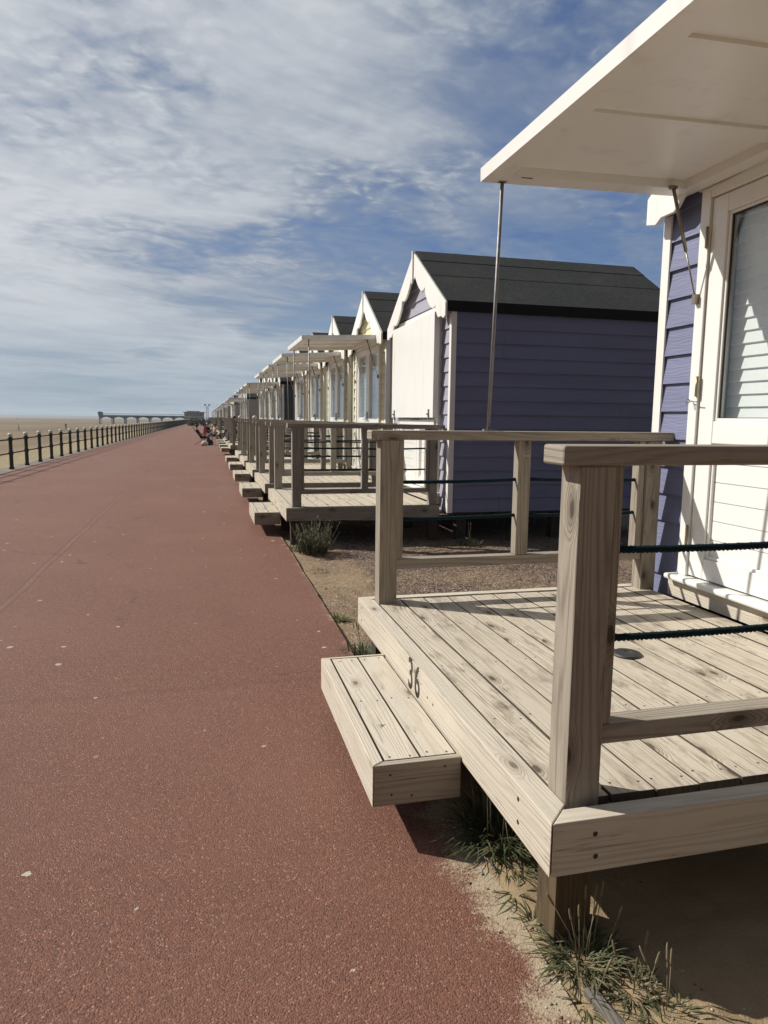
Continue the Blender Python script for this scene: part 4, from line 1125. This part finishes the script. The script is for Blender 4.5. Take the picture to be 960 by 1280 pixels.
def figure(J, loc, rz, top, legs, hair, hat=None, label='', s=1.0, group=None, sleeves=None):
    """J: joints pel, chest, neck, head, and per side shoulder/elbow/hand/hip/knee/foot/toe (l_, r_)."""
    names = list(J); idx = {n: i for i, n in enumerate(names)}
    R_ = dict(pel=.105, waist=.10, chest=.115, neck=.048, head=.080, crown=.072, sh=.052, el=.036, ha=.027, fi=.02, hip=.078, kn=.052, an=.036, toe=.032)
    E_ = [('pel', 'waist'), ('waist', 'chest'), ('chest', 'neck'), ('neck', 'head'), ('head', 'crown')]
    for q in ('l', 'r'): E_ += [('chest', q + 'sh'), (q + 'sh', q + 'el'), (q + 'el', q + 'ha'), (q + 'ha', q + 'fi'), ('pel', q + 'hip'), (q + 'hip', q + 'kn'), (q + 'kn', q + 'an'), (q + 'an', q + 'toe')]
    me_ = bpy.data.meshes.new('person'); me_.from_pydata([tuple(Vector(J[n]) * s) for n in names], [(idx[a], idx[b]) for a, b in E_], [])
    tmp = bpy.data.objects.new('person', me_); COL.objects.link(tmp)
    tmp.modifiers.new('skin', 'SKIN'); sub = tmp.modifiers.new('sub', 'SUBSURF'); sub.levels = sub.render_levels = 1
    for n in names:
        key = n if n in R_ else n[1:]
        v_ = me_.skin_vertices[0].data[idx[n]]; r_ = R_[key] * s; v_.radius = (r_, r_); v_.use_root = n == 'pel'
    dg_ = bpy.context.evaluated_depsgraph_get(); me2 = bpy.data.meshes.new_from_object(tmp.evaluated_get(dg_)); bpy.data.objects.remove(tmp)
    me2.materials.clear()
    for mm in (SKIN, top, legs, SHOE): me2.materials.append(mm)
    zone = {'neck': 0, 'head': 0, 'crown': 0, 'pel': 2, 'waist': 1, 'chest': 1, 'sh': 1, 'el': 1 if sleeves != 'short' else 0, 'ha': 0, 'fi': 0, 'hip': 2, 'kn': 2, 'an': 2, 'toe': 3}
    segs = [(Vector(J[a]) * s, Vector(J[b]) * s, zone[b if b in zone else b[1:]]) for a, b in E_]
    for p in me2.polygons:
        best = min(segs, key=lambda q: (p.center - (q[0] + (q[1] - q[0]) * max(0, min(1, (p.center - q[0]).dot(q[1] - q[0]) / max(1e-9, (q[1] - q[0]).length_squared))))).length)
        p.material_index = best[2]; p.use_smooth = True
    o = bpy.data.objects.new('person', me2); COL.objects.link(o); o.location = loc; o.rotation_euler = (0, 0, rz)
    c_ = (Vector(J['head']) * .35 + Vector(J['crown']) * .65) * s; hm = MB(); r_ = .098 * s
    fw_ = Vector((0, -.018 * s, 0)) * -1
    for i in range(6):
        for k in range(12):
            def sp_(a, b): return c_ + fw_ + Vector((math.cos(b / 12 * math.tau) * math.sin(a / 6 * 2.0), math.sin(b / 12 * math.tau) * math.sin(a / 6 * 2.0), math.cos(a / 6 * 2.0))) * r_
            hm.face([sp_(i, k), sp_(i, k + 1), sp_(i + 1, k + 1), sp_(i + 1, k)], 2, 0, True)
    hm.build('hat' if hat else 'hair', hat or hair, o)
    # face: nose and eyes
    fa = MB(); hd = Vector(J['head']) * s * .6 + Vector(J['crown']) * s * .4
    fa.tube([hd + Vector((0, -.078, .012)) * s, hd + Vector((0, -.102, -.018)) * s, hd + Vector((0, -.078, -.026)) * s], [.008 * s, .013 * s, .008 * s], 6)
    fa.build('nose', SKIN, o)
    ey = MB()
    for sx in (-.03, .03): ey.box((sx - .01) * s, (sx + .01) * s, hd.y - .083 * s, hd.y - .070 * s, hd.z + .012 * s, hd.z + .022 * s)
    ey.build('eyes', HAIRD, o)
    if label: tag(o, label, 'person', group)
    return o


# joints in metres for a body 1.72 m tall, facing -y; s brings them to the scene's unit
def standing(stride=0.0, arm=0.1):
    J = dict(pel=(0, 0, .92), waist=(0, .0, 1.08), chest=(0, .01, 1.30), neck=(0, 0, 1.47), head=(0, -.01, 1.56), crown=(0, -.01, 1.65))
    for q, sg in (('l', 1), ('r', -1)):
        st = stride * sg
        J[q + 'sh'] = (sg * .17, 0, 1.40); J[q + 'el'] = (sg * .21, .02 + arm * sg * .6, 1.13); J[q + 'ha'] = (sg * .21, -.05 + arm * sg, .90); J[q + 'fi'] = (sg * .20, -.06 + arm * sg, .80)
        J[q + 'hip'] = (sg * .09, 0, .88); J[q + 'kn'] = (sg * .10, -st * .5 - .02, .48); J[q + 'an'] = (sg * .10, -st + (.06 if st < 0 else 0), .08 if st >= 0 else .12); J[q + 'toe'] = (sg * .11, -st - .14, .04)
    return J


def seated(back=0.12, seat=.42, reach=.45):
    J = dict(pel=(0, 0, seat + .08), waist=(0, back * .35, seat + .25), chest=(0, back, seat + .46), neck=(0, back * 1.15, seat + .63), head=(0, back * 1.05 - .01, seat + .72), crown=(0, back * 1.05 - .01, seat + .81))
    for q, sg in (('l', 1), ('r', -1)):
        J[q + 'sh'] = (sg * .17, back, seat + .55); J[q + 'el'] = (sg * .23, back - .10, seat + .30); J[q + 'ha'] = (sg * .14, -.20, seat + .22); J[q + 'fi'] = (sg * .10, -.27, seat + .22)
        J[q + 'hip'] = (sg * .09, -.02, seat + .07); J[q + 'kn'] = (sg * .11, -reach, seat + .09); J[q + 'an'] = (sg * .10, -reach - .12, .09); J[q + 'toe'] = (sg * .10, -reach - .26, .04)
    return J


PS = 1 / 1.2
KE = rad(90)          # facing +x (towards the huts)
# reclining person in a black folding chair on the promenade
CH = (-.18, 37.2, 0)
ch = empty('folding_chair', CH, rad(90)); tag(ch, 'black sling folding chair on the promenade with a dark-haired person in it', 'folding chair')
sl_ = MB(); prof = [(-.40, .43), (-.12, .33), (.05, .36), (.34, .74), (.46, .93)]
sl_.prism([(a, b) for a, b in prof] + [(a, b + .018) for a, b in prof[::-1]], 0, -.29, .29, 1); sl_.build('sling', CBLACK, ch)
for sx in (-.30, .30):
    lg = MB(); lg.tube([(sx, -.40, .43), (sx, .36, .01)], .012, 6); lg.tube([(sx, -.34, .01), (sx, .1, .37)], .012, 6); lg.tube([(sx, .05, .36), (sx, .47, .95)], .011, 6); lg.tube([(sx, -.3, .55), (sx, .2, .57)], .014, 6); lg.build('frame', CGREY, ch)
J = seated(.26, .37, .42); figure(J, (CH[0], CH[1], 0), KE, CBLACK, CBLACK, HAIRD, None, 'person with dark hair reclining in the black folding chair, all in black', PS)
# companion in pink sitting on a low stool against the step
st_ = empty('stool', (.52, 41.2, 0), 0); tag(st_, 'low dark stool under the person in pale pink', 'stool')
q = MB(); q.box(-.17, .17, -.15, .15, .30, .33, 0); q.build('seat', CGREY, st_)
for sx in (-.14, .14):
    for sy in (-.12, .12): q = MB(); q.tube([(sx * .8, sy * .8, .30), (sx, sy, 0)], .012, 6); q.build('leg', CGREY, st_)
figure(seated(.02, .40, .40), (.52, 41.2, 0), rad(-70), CPINK, CJEAN, plain('brown_hair', (0.10, 0.06, 0.04), 0.6), None, 'person in a pale pink top and dark trousers sitting beside the decks', PS, sleeves='short')
ch2 = copy_tree(ch); ch2.location = (.35, 47.5, 0); ch2.rotation_euler = (0, 0, rad(60)); tag(ch2, 'black folding chair farther on, close to the distant decks', 'folding chair')
figure(seated(.26, .37, .42), (.35, 47.5, 0), rad(60), CBLACK, CWHITE, HAIRG, None, 'person in black top and white trousers reclining farther along the decks', PS)
# belongings on the ground
def bag(w, d_, h, matl, loc, label, name='bag'):
    b_ = bmesh.new(); bmesh.ops.create_icosphere(b_, subdivisions=3, radius=1.0)
    for v in b_.verts:
        k = 1 + .22 * mnoise.noise(v.co * 1.7 + Vector(loc)); v.co = Vector((v.co.x * w * k, v.co.y * d_ * k, max(-.0, (v.co.z + .75) * h * .57 * k)))
    me_ = bpy.data.meshes.new(name); b_.to_mesh(me_); b_.free(); me_.materials.append(matl)
    for p in me_.polygons: p.use_smooth = True
    o = bpy.data.objects.new(name, me_); COL.objects.link(o); o.location = loc; return tag(o, label, 'bag', 'bags beside the folding chair')


bag(.16, .12, .24, CWHITE, (-.03, 36.4, 0), 'crumpled white bag on the ground beside the folding chair')
bag(.17, .15, .30, CJEAN, (.22, 36.9, 0), 'dark bag on the ground between the folding chair and the step')
bag(.10, .10, .14, CPINK, (-.13, 36.1, 0), 'small pink bag in front of the crumpled white one')
wb = empty('folded_parasol', (-.02, 39.6, 0)); tag(wb, 'folded magenta parasol standing behind the folding chair', 'parasol')
q = MB(); q.tube([(0, 0, 0), (0, 0, .95)], .012, 6); q.build('pole', CGREY, wb)
q = MB(); q.lathe([(.02, .30), (.085, .36), (.095, .55), (.06, .85), (.012, .98)], (0, 0, 0), 10); q.build('canopy', CRED, wb)
# people on the verandas of the second group
VG = 'people sitting on the distant verandas'
for (x_, y_, rz_, tp, hat_, lab) in ((1.75, 26.9, rad(-60), CBLACK, CWHITE, 'person in black with white cap on the deck before the navy hut'), (1.35, 30.0, rad(-80), CGREY, CWHITE, 'person in grey with white cap on the deck before the farther cream hut'), (1.25, 33.2, rad(-90), CBLACK, None, 'person in black without a hat on the deck before the sage hut')):
    stl = empty('deck_chair', (x_, y_, .4), rz_); tag(stl, 'simple chair under the ' + lab.split(' on the deck')[0], 'chair', 'chairs on the distant verandas')
    q = MB(); q.box(-.2, .2, -.18, .2, .33, .36, 0); q.build('seat', CGREY, stl); q = MB(); q.box(-.2, .2, .2, .23, .36, .78, 0); q.build('backrest', CGREY, stl)
    for sx in (-.18, .18):
        for sy in (-.16, .19): q = MB(); q.tube([(sx, sy, 0), (sx, sy, .33)], .014, 6); q.build('leg', CGREY, stl)
    figure(seated(.06, .42, .42), (x_, y_, .4), rz_, tp, CJEAN, HAIRD, hat_, lab, PS, VG)
# walkers far ahead and people on the beach
figure(standing(.22, .15), (-2.85, 176, 0), 0, CBLACK, CJEAN, HAIRD, None, 'walker in black far ahead, nearest to the sea railing', PS, 'walkers far ahead on the promenade')
figure(standing(.20, -.15), (-2.1, 178, 0), 0, CJEAN, CBLACK, HAIRD, None, 'walker in dark blue far ahead, nearer the shrubs', PS, 'walkers far ahead on the promenade')
def on_beach(u, dist):
    """ground point seen at photo column u (960 px wide) at forward distance dist."""
    t = math.atan((u - 480) / 882.0) + YAW
    x, y = dist * math.sin(t) / math.cos(t - YAW), dist * math.cos(t) / math.cos(t - YAW)
    return (x, y, beach_z(x, y))


BG = 'people out on the beach'
for (u, dd, tp, lg_, rz_, lab) in ((25, 140, CGREY, CGREY, rad(100), 'person in grey walking on the sand, left of the one in black'), (83.7, 146, CBLACK, CBLACK, rad(20), 'person in black standing on the sand beyond the railing'),
                                  (24, 520, CGREY, CGREY, 0, 'tiny figure near the water above the person in grey'), (72, 560, CBLACK, CGREY, 0, 'tiny dark figure near the water, first right of the beach walkers'), (83, 565, CGREY, CJEAN, 0, 'tiny grey figure near the water above the person in black')):
    x_, y_, z_ = on_beach(u, dd)
    figure(standing(.2, .12), (x_, y_, z_ - .01), rz_, tp, lg_, HAIRD, None, lab, PS, BG)


# ------------------------------------------------------------------ sea air
hm_ = MB(); hm_.box(-1500, 1500, -40, 1500, -4.2, 9.0)
m, g = mat('sea_haze')
pv = g.n('ShaderNodeVolumePrincipled', {'Color': (0.80, 0.87, 0.93, 1), 'Density': 0.00035, 'Anisotropy': 0.2})
g.n('ShaderNodeOutputMaterial', {'Volume': pv.outputs[0]})
tag(hm_.build('haze', m), kind='stuff')
